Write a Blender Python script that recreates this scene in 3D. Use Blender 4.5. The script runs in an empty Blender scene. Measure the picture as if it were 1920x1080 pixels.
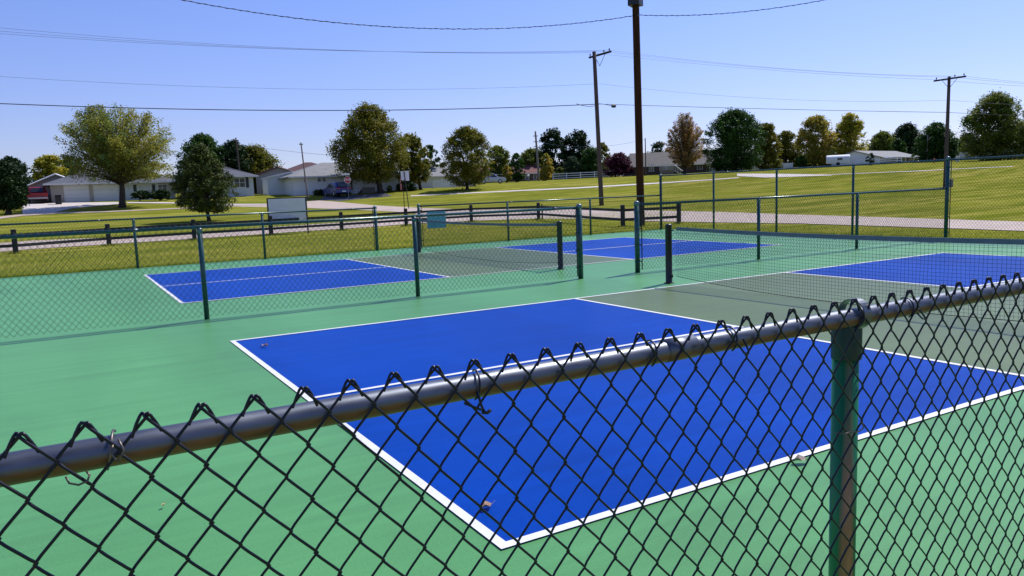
import bpy, math, random
import numpy as np
from mathutils import Vector, Matrix
random.seed(7)
RNG = np.random.default_rng(11)
C = bpy.context.scene.collection
PI = math.pi
# ------------------------------------------------------------------ camera
F = 1433.6
CAMP = np.array([-1.50311356, -2.74565409, 1.52904174])
PITCH, ROLL, YAW = 0.12414397, -0.03754528, 1.04185813
cf = np.array([math.cos(YAW)*math.cos(PITCH), math.sin(YAW)*math.cos(PITCH), -math.sin(PITCH)])
rt0 = np.array([math.sin(YAW), -math.cos(YAW), 0.]); up0 = np.cross(rt0, cf)
RT = math.cos(ROLL)*rt0+math.sin(ROLL)*up0
UP = np.cross(RT, cf)
cam_d = bpy.data.cameras.new('camera'); cam = bpy.data.objects.new('camera', cam_d); C.objects.link(cam)
cam_d.sensor_width = 36; cam_d.lens = 36*F/1920; cam_d.clip_start = .05; cam_d.clip_end = 5000
M = Matrix([[RT[0], UP[0], -cf[0], CAMP[0]], [RT[1], UP[1], -cf[1], CAMP[1]], [RT[2], UP[2], -cf[2], CAMP[2]], [0, 0, 0, 1]])
cam.matrix_world = M
bpy.context.scene.camera = cam
# survey helpers: bearings of the photograph turned into places at real distances
def ray(px, py): return cf+RT*(px-960)/F-UP*(py-540)/F
RT_R = [0, 36, 45, 54, 62, 70, 80, 91, 95, 100, 105, 115, 140, 160, 200, 260, 400, 1200]
RT_Z = [-.03, -.03, .12, .38, .49, .60, .89, 1.37, 1.80, 2.16, 2.41, 2.65, 3.04, 3.48, 4.18, 4.4, 4.4, 4.4]
_rr = np.linspace(0, 1200, 4801)
_zz = np.interp(_rr, RT_R, RT_Z)
_k = np.ones(13)/13
_zz = np.convolve(np.pad(_zz, 6, mode='edge'), _k, mode='valid')
def spotxy(px, py, r):
    d = ray(px, py); h = math.hypot(d[0], d[1]); return CAMP[0]+d[0]/h*r, CAMP[1]+d[1]/h*r
_bx, _by = spotxy(1570, 320, 165)
def Hn(x, y):
    r = np.hypot(x-CAMP[0], y-CAMP[1])
    return np.interp(r, _rr, _zz)+.85*np.exp(-((x-_bx)**2+(y-_by)**2)/(2*42.**2))
def H(x, y): return float(Hn(np.array(x), np.array(y)))
def G(px, py):
    d = ray(px, py); h = math.hypot(d[0], d[1])
    t = np.arange(12, 230, .1); x = CAMP[0]+d[0]/h*t; y = CAMP[1]+d[1]/h*t
    zr = CAMP[2]+d[2]/h*t; g = Hn(x, y); i = np.argmax(zr <= g)
    if not (zr <= g).any(): i = len(t)-1
    return x[i], y[i], g[i]
def spot(px, py, r):
    x, y = spotxy(px, py, r); return Vector((x, y, H(x, y)))
def zat(px, py, x, y):
    d = ray(px, py); t = math.hypot(x-CAMP[0], y-CAMP[1])/math.hypot(d[0], d[1]); return CAMP[2]+d[2]*t
def bearing_frame(x, y):       # unit vectors: right-hand of the line of sight, and away
    v = Vector((x-CAMP[0], y-CAMP[1], 0)).normalized(); return Vector((v.y, -v.x, 0)), v
# ------------------------------------------------------------------ materials
def new_mat(name):
    m = bpy.data.materials.new(name); m.use_nodes = True
    nt = m.node_tree; b = nt.nodes['Principled BSDF']; return m, nt, b
def mat(name, c1, c2=None, scale=4., rough=.6, metal=0., spec=.5, bump=0., stretch=(1, 1, 1), detail=4., fine=None, rvar=0.):
    m, nt, b = new_mat(name); L = nt.links; N = nt.nodes
    b.inputs['Roughness'].default_value = rough; b.inputs['Metallic'].default_value = metal
    b.inputs['Specular IOR Level'].default_value = spec
    if c2 is None: c2 = tuple(v*.82 for v in c1)
    tc = N.new('ShaderNodeTexCoord'); mp = N.new('ShaderNodeMapping'); mp.inputs['Scale'].default_value = stretch
    L.new(tc.outputs['Object'], mp.inputs['Vector'])
    no = N.new('ShaderNodeTexNoise'); no.inputs['Scale'].default_value = scale; no.inputs['Detail'].default_value = detail
    no.inputs['Roughness'].default_value = .6
    L.new(mp.outputs[0], no.inputs['Vector'])
    cr = N.new('ShaderNodeValToRGB'); cr.color_ramp.elements[0].position = .3; cr.color_ramp.elements[1].position = .7
    cr.color_ramp.elements[0].color = (*c1, 1); cr.color_ramp.elements[1].color = (*c2, 1)
    L.new(no.outputs['Fac'], cr.inputs['Fac']); out = cr.outputs['Color']
    if fine:
        n2 = N.new('ShaderNodeTexNoise'); n2.inputs['Scale'].default_value = fine[0]; n2.inputs['Detail'].default_value = 2
        L.new(tc.outputs['Object'], n2.inputs['Vector'])
        mr = N.new('ShaderNodeMapRange'); mr.inputs['From Min'].default_value = .3; mr.inputs['From Max'].default_value = .7
        mr.inputs['To Min'].default_value = 1-fine[1]; mr.inputs['To Max'].default_value = 1+fine[1]
        L.new(n2.outputs['Fac'], mr.inputs['Value'])
        mx = N.new('ShaderNodeVectorMath'); mx.operation = 'SCALE'
        L.new(out, mx.inputs[0]); L.new(mr.outputs[0], mx.inputs['Scale']); out = mx.outputs[0]
    L.new(out, b.inputs['Base Color'])
    if bump:
        bp = N.new('ShaderNodeBump'); bp.inputs['Strength'].default_value = bump; bp.inputs['Distance'].default_value = .01
        L.new(no.outputs['Fac'], bp.inputs['Height']); L.new(bp.outputs[0], b.inputs['Normal'])
    if rvar:
        m2 = N.new('ShaderNodeMapRange'); m2.inputs['To Min'].default_value = rough-rvar; m2.inputs['To Max'].default_value = rough+rvar
        L.new(no.outputs['Fac'], m2.inputs['Value']); L.new(m2.outputs[0], b.inputs['Roughness'])
    return m
def glass(name, c=(.02, .03, .04), rough=.08):
    m, nt, b = new_mat(name); b.inputs['Base Color'].default_value = (*c, 1); b.inputs['Roughness'].default_value = rough
    b.inputs['Specular IOR Level'].default_value = .45; return m
def shingle(name, c1, c2):
    m = mat(name, c1, c2, 1.2, .85, fine=(9, .18)); return m
def siding(name, c):
    m, nt, b = new_mat(name); N = nt.nodes; L = nt.links
    tc = N.new('ShaderNodeTexCoord'); w = N.new('ShaderNodeTexWave'); w.bands_direction = 'Z'; w.wave_profile = 'SAW'
    w.inputs['Scale'].default_value = 1.6; w.inputs['Distortion'].default_value = 0
    L.new(tc.outputs['Object'], w.inputs['Vector'])
    bp = N.new('ShaderNodeBump'); bp.inputs['Strength'].default_value = .5; bp.inputs['Distance'].default_value = .02
    L.new(w.outputs['Fac'], bp.inputs['Height']); L.new(bp.outputs[0], b.inputs['Normal'])
    no = N.new('ShaderNodeTexNoise'); no.inputs['Scale'].default_value = .8
    L.new(tc.outputs['Object'], no.inputs['Vector'])
    cr = N.new('ShaderNodeValToRGB'); cr.color_ramp.elements[0].color = (*[v*.9 for v in c], 1); cr.color_ramp.elements[1].color = (*c, 1)
    L.new(no.outputs['Fac'], cr.inputs['Fac']); L.new(cr.outputs[0], b.inputs['Base Color']); b.inputs['Roughness'].default_value = .6
    return m
def bricks(name, c1, c2):
    m, nt, b = new_mat(name); N = nt.nodes; L = nt.links
    tc = N.new('ShaderNodeTexCoord'); mp = N.new('ShaderNodeMapping'); mp.inputs['Rotation'].default_value = (PI/2, 0, 0)
    br = N.new('ShaderNodeTexBrick'); br.inputs['Scale'].default_value = 2.2
    br.inputs['Color1'].default_value = (*c1, 1); br.inputs['Color2'].default_value = (*c2, 1); br.inputs['Mortar'].default_value = (.2, .18, .16, 1)
    br.inputs['Mortar Size'].default_value = .012
    L.new(tc.outputs['Object'], mp.inputs['Vector']); L.new(mp.outputs[0], br.inputs['Vector']); L.new(br.outputs[0], b.inputs['Base Color'])
    b.inputs['Roughness'].default_value = .85; return m
def leafmat(name, ca, cb, cc=None, trans=.3):
    """leaf blades: each clump of a crown has its own tint between ca and cb; some thin light passes through"""
    m, nt, b = new_mat(name); N = nt.nodes; L = nt.links
    at = N.new('ShaderNodeAttribute'); at.attribute_name = 'tint'
    cr = N.new('ShaderNodeValToRGB'); e = cr.color_ramp.elements; e[0].color = (*ca, 1); e[1].color = (*cb, 1)
    if cc: x = e.new(.85); x.color = (*cc, 1); e[1].position = .6 if e[1].position != .85 else e[1].position
    L.new(at.outputs['Fac'], cr.inputs['Fac'])
    L.new(cr.outputs[0], b.inputs['Base Color']); b.inputs['Roughness'].default_value = .6; b.inputs['Specular IOR Level'].default_value = .25
    tr = N.new('ShaderNodeBsdfTranslucent'); L.new(cr.outputs[0], tr.inputs['Color'])
    mx = N.new('ShaderNodeMixShader'); mx.inputs[0].default_value = trans
    L.new(b.outputs[0], mx.inputs[1]); L.new(tr.outputs[0], mx.inputs[2]); L.new(mx.outputs[0], N['Material Output'].inputs['Surface'])
    return m
def paint_court(name, c, amt=.06, rough=.40, spec=.14):
    m, nt, b = new_mat(name); N = nt.nodes; L = nt.links
    tc = N.new('ShaderNodeTexCoord')
    n1 = N.new('ShaderNodeTexNoise'); n1.inputs['Scale'].default_value = .55; n1.inputs['Detail'].default_value = 5; n1.inputs['Distortion'].default_value = .6
    mp = N.new('ShaderNodeMapping'); mp.inputs['Scale'].default_value = (1., .28, 1); mp.inputs['Rotation'].default_value = (0, 0, .5)
    L.new(tc.outputs['Object'], mp.inputs['Vector']); L.new(mp.outputs[0], n1.inputs['Vector'])
    n2 = N.new('ShaderNodeTexNoise'); n2.inputs['Scale'].default_value = 85; n2.inputs['Detail'].default_value = 3; n2.inputs['Roughness'].default_value = .8
    L.new(tc.outputs['Object'], n2.inputs['Vector'])
    a1 = N.new('ShaderNodeMapRange'); a1.inputs['From Min'].default_value = .3; a1.inputs['From Max'].default_value = .7
    a1.inputs['To Min'].default_value = 1-amt; a1.inputs['To Max'].default_value = 1+amt; L.new(n1.outputs['Fac'], a1.inputs['Value'])
    a2 = N.new('ShaderNodeMapRange'); a2.inputs['To Min'].default_value = .66; a2.inputs['To Max'].default_value = 1.34; L.new(n2.outputs['Fac'], a2.inputs['Value'])
    n3 = N.new('ShaderNodeTexNoise'); n3.inputs['Scale'].default_value = 6; n3.inputs['Detail'].default_value = 6; n3.inputs['Roughness'].default_value = .7
    L.new(tc.outputs['Object'], n3.inputs['Vector'])
    a3 = N.new('ShaderNodeMapRange'); a3.inputs['From Min'].default_value = .66; a3.inputs['From Max'].default_value = .8; a3.inputs['To Min'].default_value = 0; a3.inputs['To Max'].default_value = .14
    L.new(n3.outputs['Fac'], a3.inputs['Value'])
    mp4 = N.new('ShaderNodeMapping'); mp4.inputs['Scale'].default_value = (.35, 4.5, 1); mp4.inputs['Rotation'].default_value = (0, 0, -.35)
    L.new(tc.outputs['Object'], mp4.inputs['Vector'])
    n4 = N.new('ShaderNodeTexNoise'); n4.inputs['Scale'].default_value = 1.3; n4.inputs['Detail'].default_value = 6; n4.inputs['Distortion'].default_value = 1.2; L.new(mp4.outputs[0], n4.inputs['Vector'])
    a4 = N.new('ShaderNodeMapRange'); a4.inputs['From Min'].default_value = .3; a4.inputs['From Max'].default_value = .7; a4.inputs['To Min'].default_value = 1-amt*.6; a4.inputs['To Max'].default_value = 1+amt*.6; L.new(n4.outputs['Fac'], a4.inputs['Value'])
    m0 = N.new('ShaderNodeMath'); m0.operation = 'MULTIPLY'; L.new(a1.outputs[0], m0.inputs[0]); L.new(a4.outputs[0], m0.inputs[1])
    mu = N.new('ShaderNodeMath'); mu.operation = 'MULTIPLY'; L.new(m0.outputs[0], mu.inputs[0]); L.new(a2.outputs[0], mu.inputs[1])
    sc = N.new('ShaderNodeVectorMath'); sc.operation = 'SCALE'; sc.inputs[0].default_value = c; L.new(mu.outputs[0], sc.inputs['Scale'])
    mx = N.new('ShaderNodeMix'); mx.data_type = 'RGBA'; L.new(a3.outputs[0], mx.inputs['Factor']); L.new(sc.outputs[0], mx.inputs['A'])
    mx.inputs['B'].default_value = (.35, .36, .36, 1)
    L.new(mx.outputs['Result'], b.inputs['Base Color'])
    b.inputs['Roughness'].default_value = rough; b.inputs['Specular IOR Level'].default_value = spec
    b.inputs['Sheen Weight'].default_value = .05; b.inputs['Sheen Roughness'].default_value = .35; b.inputs['Sheen Tint'].default_value = (.8, .85, 1, 1)    # fine dust film
    bp = N.new('ShaderNodeBump'); bp.inputs['Strength'].default_value = .25; bp.inputs['Distance'].default_value = .002
    L.new(n2.outputs['Fac'], bp.inputs['Height']); L.new(bp.outputs[0], b.inputs['Normal'])
    return m
def banded_metal(name, base, russet, axis, lo, hi, rough=.35, metal=.6, nscale=9., stretch=(1, 1, 1)):
    """painted or galvanised pipe with one side coloured brown, masked by the surface normal"""
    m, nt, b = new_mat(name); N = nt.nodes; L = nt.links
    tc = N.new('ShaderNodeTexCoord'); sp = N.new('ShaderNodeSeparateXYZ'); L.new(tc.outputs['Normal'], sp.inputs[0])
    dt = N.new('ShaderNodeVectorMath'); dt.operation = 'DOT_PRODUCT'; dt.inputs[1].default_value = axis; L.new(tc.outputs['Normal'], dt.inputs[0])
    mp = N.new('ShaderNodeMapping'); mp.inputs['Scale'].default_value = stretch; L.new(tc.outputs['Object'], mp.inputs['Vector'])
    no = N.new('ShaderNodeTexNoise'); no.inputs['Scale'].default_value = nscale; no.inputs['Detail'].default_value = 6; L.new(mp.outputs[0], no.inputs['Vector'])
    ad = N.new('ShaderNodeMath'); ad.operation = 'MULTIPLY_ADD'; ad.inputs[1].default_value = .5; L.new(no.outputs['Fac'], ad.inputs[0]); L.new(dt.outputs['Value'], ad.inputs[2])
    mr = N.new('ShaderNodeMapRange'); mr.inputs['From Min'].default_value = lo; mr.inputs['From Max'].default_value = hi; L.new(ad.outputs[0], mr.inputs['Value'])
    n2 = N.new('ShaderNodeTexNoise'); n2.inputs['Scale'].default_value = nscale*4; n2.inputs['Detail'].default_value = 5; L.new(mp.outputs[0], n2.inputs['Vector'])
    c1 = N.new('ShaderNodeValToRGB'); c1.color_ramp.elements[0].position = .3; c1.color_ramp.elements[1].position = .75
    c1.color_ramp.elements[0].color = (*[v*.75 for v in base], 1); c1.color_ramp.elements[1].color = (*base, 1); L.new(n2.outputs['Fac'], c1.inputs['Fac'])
    c2 = N.new('ShaderNodeValToRGB'); c2.color_ramp.elements[0].color = (*[v*.4 for v in russet], 1); c2.color_ramp.elements[1].color = (*[v*1.5 for v in russet], 1); L.new(n2.outputs['Fac'], c2.inputs['Fac'])
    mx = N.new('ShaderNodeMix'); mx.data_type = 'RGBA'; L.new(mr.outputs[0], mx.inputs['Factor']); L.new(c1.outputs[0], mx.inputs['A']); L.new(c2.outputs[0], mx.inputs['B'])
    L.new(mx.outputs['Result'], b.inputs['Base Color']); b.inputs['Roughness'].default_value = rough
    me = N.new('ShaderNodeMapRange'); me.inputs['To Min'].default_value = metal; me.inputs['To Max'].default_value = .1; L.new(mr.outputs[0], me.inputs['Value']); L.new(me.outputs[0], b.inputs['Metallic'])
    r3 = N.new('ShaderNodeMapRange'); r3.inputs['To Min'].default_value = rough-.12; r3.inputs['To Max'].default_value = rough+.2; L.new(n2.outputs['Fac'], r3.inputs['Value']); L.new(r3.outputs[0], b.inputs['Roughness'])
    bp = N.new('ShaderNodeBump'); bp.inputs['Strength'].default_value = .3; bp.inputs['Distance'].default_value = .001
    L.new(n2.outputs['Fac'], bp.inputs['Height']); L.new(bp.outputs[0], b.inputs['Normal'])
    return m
MT = {}
MT['court_green'] = paint_court('court_green_paint', (.090, .283, .098), .14)
MT['court_blue'] = paint_court('court_blue_paint', (.0, .047, .33), .15, .42, .03)
MT['kitchen'] = paint_court('court_olive_paint', (.103, .150, .052), .13)
MT['line'] = mat('white_line_paint', (.74, .74, .73), (.60, .61, .61), 5, .6, detail=8, fine=(40, .07))
MT['wire_black'] = mat('black_vinyl_wire', (.004, .005, .013), (.007, .008, .018), 30, .38, spec=.4)
MT['wire_green'] = mat('dark_green_vinyl_wire', (.004, .028, .022), (.005, .018, .016), 3, .5)
MT['post_teal'] = mat('teal_painted_steel', (.007, .055, .052), (.012, .075, .070), 3, .32, spec=.6, fine=(30, .1))
MT['rail_teal'] = mat('teal_painted_rail', (.010, .062, .066), (.016, .085, .085), 2, .25, metal=.2, spec=.7, fine=(25, .12))
MT['cap'] = mat('weathered_cap', (.16, .22, .24), (.08, .14, .15), 8, .4, metal=.4)
MT['near_rail'] = banded_metal('galvanised_pipe_painted_ground_reflection', (.15, .165, .20), (.17, .075, .032), (0, -.15, -1), .36, .58, rough=.40, metal=.85, nscale=9, stretch=(.35, 1, 1))  # brown underside: reflection of the ground painted into the pipe's colour
MT['near_post'] = banded_metal('green_painted_pipe_brown_band', (.008, .20, .075), (.38, .20, .09), (-.60, -.80, 0), .98, 1.14, rough=.33, metal=.2, nscale=14, stretch=(1, 1, .12))  # brown band coloured onto the side that faces along the axis
MT['near_cap'] = mat('dark_blue_green_sleeve', (.008, .035, .045), (.014, .055, .06), 10, .45, metal=.2)
MT['strap'] = mat('galvanised_strap', (.17, .19, .21), (.09, .10, .12), 14, .38, metal=.7)
MT['tie'] = mat('aluminium_tie_wire', (.20, .18, .16), (.09, .07, .05), 40, .4, metal=.6)
MT['black_post'] = mat('black_net_post', (.006, .006, .007), (.012, .012, .013), 6, .4)
MT['net_cord'] = mat('black_net_cord', (.012, .014, .014), None, 10, .7)
MT['net_tape'] = mat('grey_net_tape', (.16, .22, .23), (.12, .17, .18), 6, .8)
MT['concrete'] = mat('pinkish_concrete', (.48, .385, .315), (.38, .30, .25), 1.2, .85, detail=8, fine=(10, .16))
MT['concrete_pale'] = mat('pale_concrete', (.58, .52, .47), (.49, .44, .40), .8, .85, fine=(8, .06))
MT['asphalt'] = mat('old_asphalt', (.10, .10, .11), (.07, .07, .08), 1.5, .9)
MT['wood_post'] = mat('dark_creosote_wood', (.012, .012, .014), (.03, .028, .027), 6, .8, bump=.3, stretch=(1, 1, .2))
MT['pole_brown'] = mat('brown_utility_pole_wood', (.085, .032, .012), (.022, .010, .005), 9, .85, spec=.12, bump=.6, stretch=(2, 2, .12), fine=(30, .3))
MT['pole_grey'] = mat('weathered_grey_brown_pole_wood', (.13, .098, .082), (.06, .045, .038), 9, .85, spec=.15, bump=.4, stretch=(2, 2, .12))
MT['pole_pale'] = mat('pale_weathered_pole_wood', (.26, .23, .20), (.16, .14, .12), 8, .8, stretch=(2, 2, .15))
MT['insul'] = mat('dark_porcelain', (.03, .025, .03), None, 8, .25)
MT['wire'] = mat('utility_wire', (.03, .035, .05), None, 5, .5)
MT['wire_pale'] = mat('aluminium_wire', (.22, .26, .34), None, 5, .5)
MT['bark'] = mat('grey_brown_bark', (.06, .045, .035), (.025, .02, .016), 7, .9, bump=.6, stretch=(1, 1, .3))
MT['white_paint'] = mat('white_paint', (.74, .75, .76), (.66, .67, .69), 2, .5)
MT['white_vinyl'] = mat('white_vinyl', (.70, .73, .77), (.62, .65, .69), 2, .4)
MT['grey_paint'] = mat('mid_grey_metal', (.2, .22, .24), None, 5, .5)
MT['dark_metal'] = mat('black_metal', (.012, .012, .014), None, 5, .45)
MT['glass'] = glass('window_glass')
MT['tyre'] = mat('rubber', (.012, .012, .012), None, 8, .8)
MT['rim'] = mat('alloy_rim', (.45, .46, .48), None, 8, .3, metal=.8)
MT['rubber_trim'] = MT['tyre']
# ------------------------------------------------------------------ mesh builder
class MB:
    def __init__(s): s.v = []; s.f = []; s.mi = []
    def quad(s, *pts):
        n = len(s.v); s.v += [tuple(p) for p in pts]; s.f.append(tuple(range(n, n+len(pts))))
    def box(s, c, d, rz=0., rx=0., ry=0., bev=0.):
        R = Matrix.Rotation(rz, 3, 'Z') @ Matrix.Rotation(ry, 3, 'Y') @ Matrix.Rotation(rx, 3, 'X')
        n = len(s.v); h = [x/2 for x in d]
        if bev <= 0:
            for z in (-1, 1):
                for y in (-1, 1):
                    for x in (-1, 1):
                        s.v.append(tuple(Vector(c)+R @ Vector((x*h[0], y*h[1], z*h[2]))))
            for f in ((0, 2, 3, 1), (4, 5, 7, 6), (0, 1, 5, 4), (2, 6, 7, 3), (0, 4, 6, 2), (1, 3, 7, 5)): s.f.append(tuple(n+i for i in f))
        else:      # chamfered vertical edges and top rim
            b = bev
            ring = [(-h[0]+b, -h[1]), (h[0]-b, -h[1]), (h[0], -h[1]+b), (h[0], h[1]-b), (h[0]-b, h[1]), (-h[0]+b, h[1]), (-h[0], h[1]-b), (-h[0], -h[1]+b)]
            lv = [(-h[2], 1, 0), (h[2]-b, 1, 0), (h[2], 0, b)]
            for z, k, ins in lv:
                for x, y in ring:
                    xx = x-math.copysign(ins, x) if ins else x; yy = y-math.copysign(ins, y) if ins else y
                    s.v.append(tuple(Vector(c)+R @ Vector((xx, yy, z))))
            for l in range(2):
                for i in range(8):
                    j = (i+1) % 8; s.f.append((n+l*8+i, n+l*8+j, n+(l+1)*8+j, n+(l+1)*8+i))
            s.f.append(tuple(n+7-i for i in range(8))); s.f.append(tuple(n+16+i for i in range(8)))
        return s
    def tube(s, pts, r, n=8, caps=True, closed=False):
        pts = [Vector(p) for p in pts]; m = len(pts)
        rs = r if isinstance(r, (list, tuple)) else [r]*m
        base = len(s.v); prev = None
        for i, p in enumerate(pts):
            if closed: t = pts[(i+1) % m]-pts[i-1]
            else: t = pts[min(i+1, m-1)]-pts[max(i-1, 0)]
            if t.length < 1e-9: t = Vector((0, 0, 1))
            t.normalize()
            if prev is None:
                a = Vector((0, 0, 1)) if abs(t.z) < .9 else Vector((1, 0, 0)); u = t.cross(a).normalized()
            else:
                u = prev-t*prev.dot(t); u = u.normalized() if u.length > 1e-6 else t.orthogonal().normalized()
            prev = u; w = t.cross(u)
            for k in range(n):
                a = 2*PI*k/n; s.v.append(tuple(p+(u*math.cos(a)+w*math.sin(a))*rs[i]))
        for i in range(m if closed else m-1):
            i2 = (i+1) % m
            for k in range(n):
                k2 = (k+1) % n; s.f.append((base+i*n+k, base+i*n+k2, base+i2*n+k2, base+i2*n+k))
        if caps and not closed:
            s.f.append(tuple(base+n-1-k for k in range(n))); s.f.append(tuple(base+(m-1)*n+k for k in range(n)))
        return s
    def lathe(s, prof, c=(0, 0, 0), n=16):
        base = len(s.v)
        for r, z in prof:
            for k in range(n):
                a = 2*PI*k/n; s.v.append((c[0]+r*math.cos(a), c[1]+r*math.sin(a), c[2]+z))
        for i in range(len(prof)-1):
            for k in range(n):
                k2 = (k+1) % n; s.f.append((base+i*n+k, base+i*n+k2, base+(i+1)*n+k2, base+(i+1)*n+k))
        s.f.append(tuple(base+n-1-k for k in range(n))); s.f.append(tuple(base+(len(prof)-1)*n+k for k in range(n)))
        return s
    def build(s, name, m, parent=None, smooth=False):
        me = bpy.data.meshes.new(name); me.from_pydata(s.v, [], s.f); me.materials.append(m)
        if smooth: me.polygons.foreach_set('use_smooth', [True]*len(me.polygons))
        me.update(); o = bpy.data.objects.new(name, me); C.objects.link(o)
        if parent: o.parent = parent
        return o
def np_mesh(name, V, Fq, m, parent=None, tint=None, smooth=False):
    me = bpy.data.meshes.new(name); k = Fq.shape[1]
    me.vertices.add(len(V)); me.vertices.foreach_set('co', V.astype(np.float32).ravel())
    me.loops.add(Fq.size); me.loops.foreach_set('vertex_index', Fq.astype(np.int32).ravel())
    me.polygons.add(len(Fq)); me.polygons.foreach_set('loop_start', np.arange(0, Fq.size, k, dtype=np.int32))
    me.polygons.foreach_set('loop_total', np.full(len(Fq), k, np.int32))
    if tint is not None:
        a = me.attributes.new('tint', 'FLOAT', 'FACE'); a.data.foreach_set('value', tint.astype(np.float32))
    me.update(calc_edges=True); me.validate()
    if smooth: me.polygons.foreach_set('use_smooth', [True]*len(me.polygons))
    me.materials.append(m); o = bpy.data.objects.new(name, me); C.objects.link(o)
    if parent: o.parent = parent
    return o
def tag(o, label=None, cat=None, group=None, kind=None):
    if label: o['label'] = label
    if cat: o['category'] = cat
    if group: o['group'] = group
    if kind: o['kind'] = kind
    return o
def empty(name, loc, label, cat, group=None, rz=0.):
    o = bpy.data.objects.new(name, None); C.objects.link(o); o.location = loc; o.rotation_euler = (0, 0, rz); o.empty_display_size = .2
    return tag(o, label, cat, group)
def copy_tree(o, parent=None):
    c = o.copy(); C.objects.link(c); c.parent = parent
    for ch in o.children: copy_tree(ch, c)
    return c
# ------------------------------------------------------------------ world and sun
SUN_EL = math.radians(53); SUN_AZ = Vector((.955, .30, 0)).normalized()
w = bpy.data.worlds.new('World'); bpy.context.scene.world = w; w.use_nodes = True
nt = w.node_tree; bg = nt.nodes['Background']
sky = nt.nodes.new('ShaderNodeTexSky'); sky.sky_type = 'NISHITA'; sky.sun_disc = False
sky.sun_elevation = SUN_EL; sky.sun_rotation = math.atan2(SUN_AZ.x, SUN_AZ.y)
sky.air_density = 1.0; sky.dust_density = .6; sky.ozone_density = 3.0; sky.altitude = 300
hs = nt.nodes.new('ShaderNodeHueSaturation'); hs.inputs['Hue'].default_value = .517; hs.inputs['Saturation'].default_value = .97; hs.inputs['Value'].default_value = 1.
tm = nt.nodes.new('ShaderNodeVectorMath'); tm.operation = 'MULTIPLY'; tm.inputs[1].default_value = (.90, .955, 1.34)
tcw = nt.nodes.new('ShaderNodeTexCoord'); spw = nt.nodes.new('ShaderNodeSeparateXYZ'); nt.links.new(tcw.outputs['Generated'], spw.inputs[0])
crw = nt.nodes.new('ShaderNodeValToRGB'); crw.color_ramp.elements[0].position = .04; crw.color_ramp.elements[1].position = .30     # drier, milkier air low down
crw.color_ramp.elements[0].color = (.62, .60, .82, 1); crw.color_ramp.elements[1].color = (.60, .74, 1, 1)
scw = nt.nodes.new('ShaderNodeVectorMath'); scw.operation = 'SCALE'; scw.inputs['Scale'].default_value = 1.48
nt.links.new(spw.outputs['Z'], crw.inputs['Fac']); nt.links.new(crw.outputs['Color'], scw.inputs[0]); nt.links.new(scw.outputs[0], tm.inputs[1])
nt.links.new(sky.outputs[0], hs.inputs['Color']); nt.links.new(hs.outputs[0], tm.inputs[0]); nt.links.new(tm.outputs[0], bg.inputs['Color']); bg.inputs['Strength'].default_value = .115
sd = bpy.data.lights.new('sun', 'SUN'); so = bpy.data.objects.new('sun', sd); C.objects.link(so)
sd.energy = 5.0; sd.angle = math.radians(.53); sd.color = (1, .955, .89)
dirv = -(SUN_AZ*math.cos(SUN_EL)+Vector((0, 0, math.sin(SUN_EL))))
so.rotation_euler = dirv.to_track_quat('-Z', 'Y').to_euler(); so.location = (20, 6, 30)
sc = bpy.context.scene; sc.view_settings.view_transform = 'Standard'; sc.view_settings.look = 'None'; sc.view_settings.exposure = 0.0
sc.render.engine = 'CYCLES'; sc.cycles.use_denoising = True; sc.cycles.max_bounces = 6
sc.render.resolution_x = 1024; sc.render.resolution_y = 576
# ------------------------------------------------------------------ ground
def grass_material():
    m, nt, b = new_mat('mown_grass'); N = nt.nodes; L = nt.links
    tc = N.new('ShaderNodeTexCoord')
    def noise(scale, det, st=(1, 1, 1), rot=0., dist=0.):
        mp = N.new('ShaderNodeMapping'); mp.inputs['Scale'].default_value = st; mp.inputs['Rotation'].default_value = (0, 0, rot)
        L.new(tc.outputs['Object'], mp.inputs['Vector']); n = N.new('ShaderNodeTexNoise'); n.inputs['Scale'].default_value = scale
        n.inputs['Detail'].default_value = det; n.inputs['Roughness'].default_value = .65; n.inputs['Distortion'].default_value = dist; L.new(mp.outputs[0], n.inputs['Vector']); return n.outputs['Fac']
    def mrange(i, a, b_, c, d):
        r = N.new('ShaderNodeMapRange'); r.inputs['From Min'].default_value = a; r.inputs['From Max'].default_value = b_; r.inputs['To Min'].default_value = c; r.inputs['To Max'].default_value = d
        L.new(i, r.inputs['Value']); return r.outputs[0]
    def mix(f, a, b_):
        x = N.new('ShaderNodeMix'); x.data_type = 'RGBA'
        if isinstance(f, float): x.inputs['Factor'].default_value = f
        else: L.new(f, x.inputs['Factor'])
        for k, v in (('A', a), ('B', b_)):
            if isinstance(v, tuple): x.inputs[k].default_value = (*v, 1)
            else: L.new(v, x.inputs[k])
        return x.outputs['Result']
    big = mrange(noise(.12, 4), .35, .65, 0, 1)
    c = mix(big, (.235, .25, .028), (.33, .295, .065))
    streak = mrange(noise(.75, 5, (.09, 1, 1), .35, .5), .44, .58, 0, 1)       # mowing passes
    c = mix(streak, c, (.150, .180, .018))
    dry = mrange(noise(1.1, 7, (.35, 1, 1), .3), .50, .70, 0, .8)
    c = mix(dry, c, (.42, .36, .09))
    far = noise(.35, 5, (.25, 1, 1), .5)
    c = mix(mrange(far, .48, .62, 0, .7), c, (.13, .155, .018))
    fine = N.new('ShaderNodeVectorMath'); fine.operation = 'SCALE'; L.new(c, fine.inputs[0]); L.new(mrange(noise(13, 5), .3, .7, .50, 1.25), fine.inputs['Scale'])
    L.new(fine.outputs[0], b.inputs['Base Color']); b.inputs['Roughness'].default_value = .95; b.inputs['Specular IOR Level'].default_value = .0
    bp = N.new('ShaderNodeBump'); bp.inputs['Strength'].default_value = .4; bp.inputs['Distance'].default_value = .05; L.new(noise(9, 6), bp.inputs['Height']); L.new(bp.outputs[0], b.inputs['Normal'])
    return m
MT['grass'] = grass_material()
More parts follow.
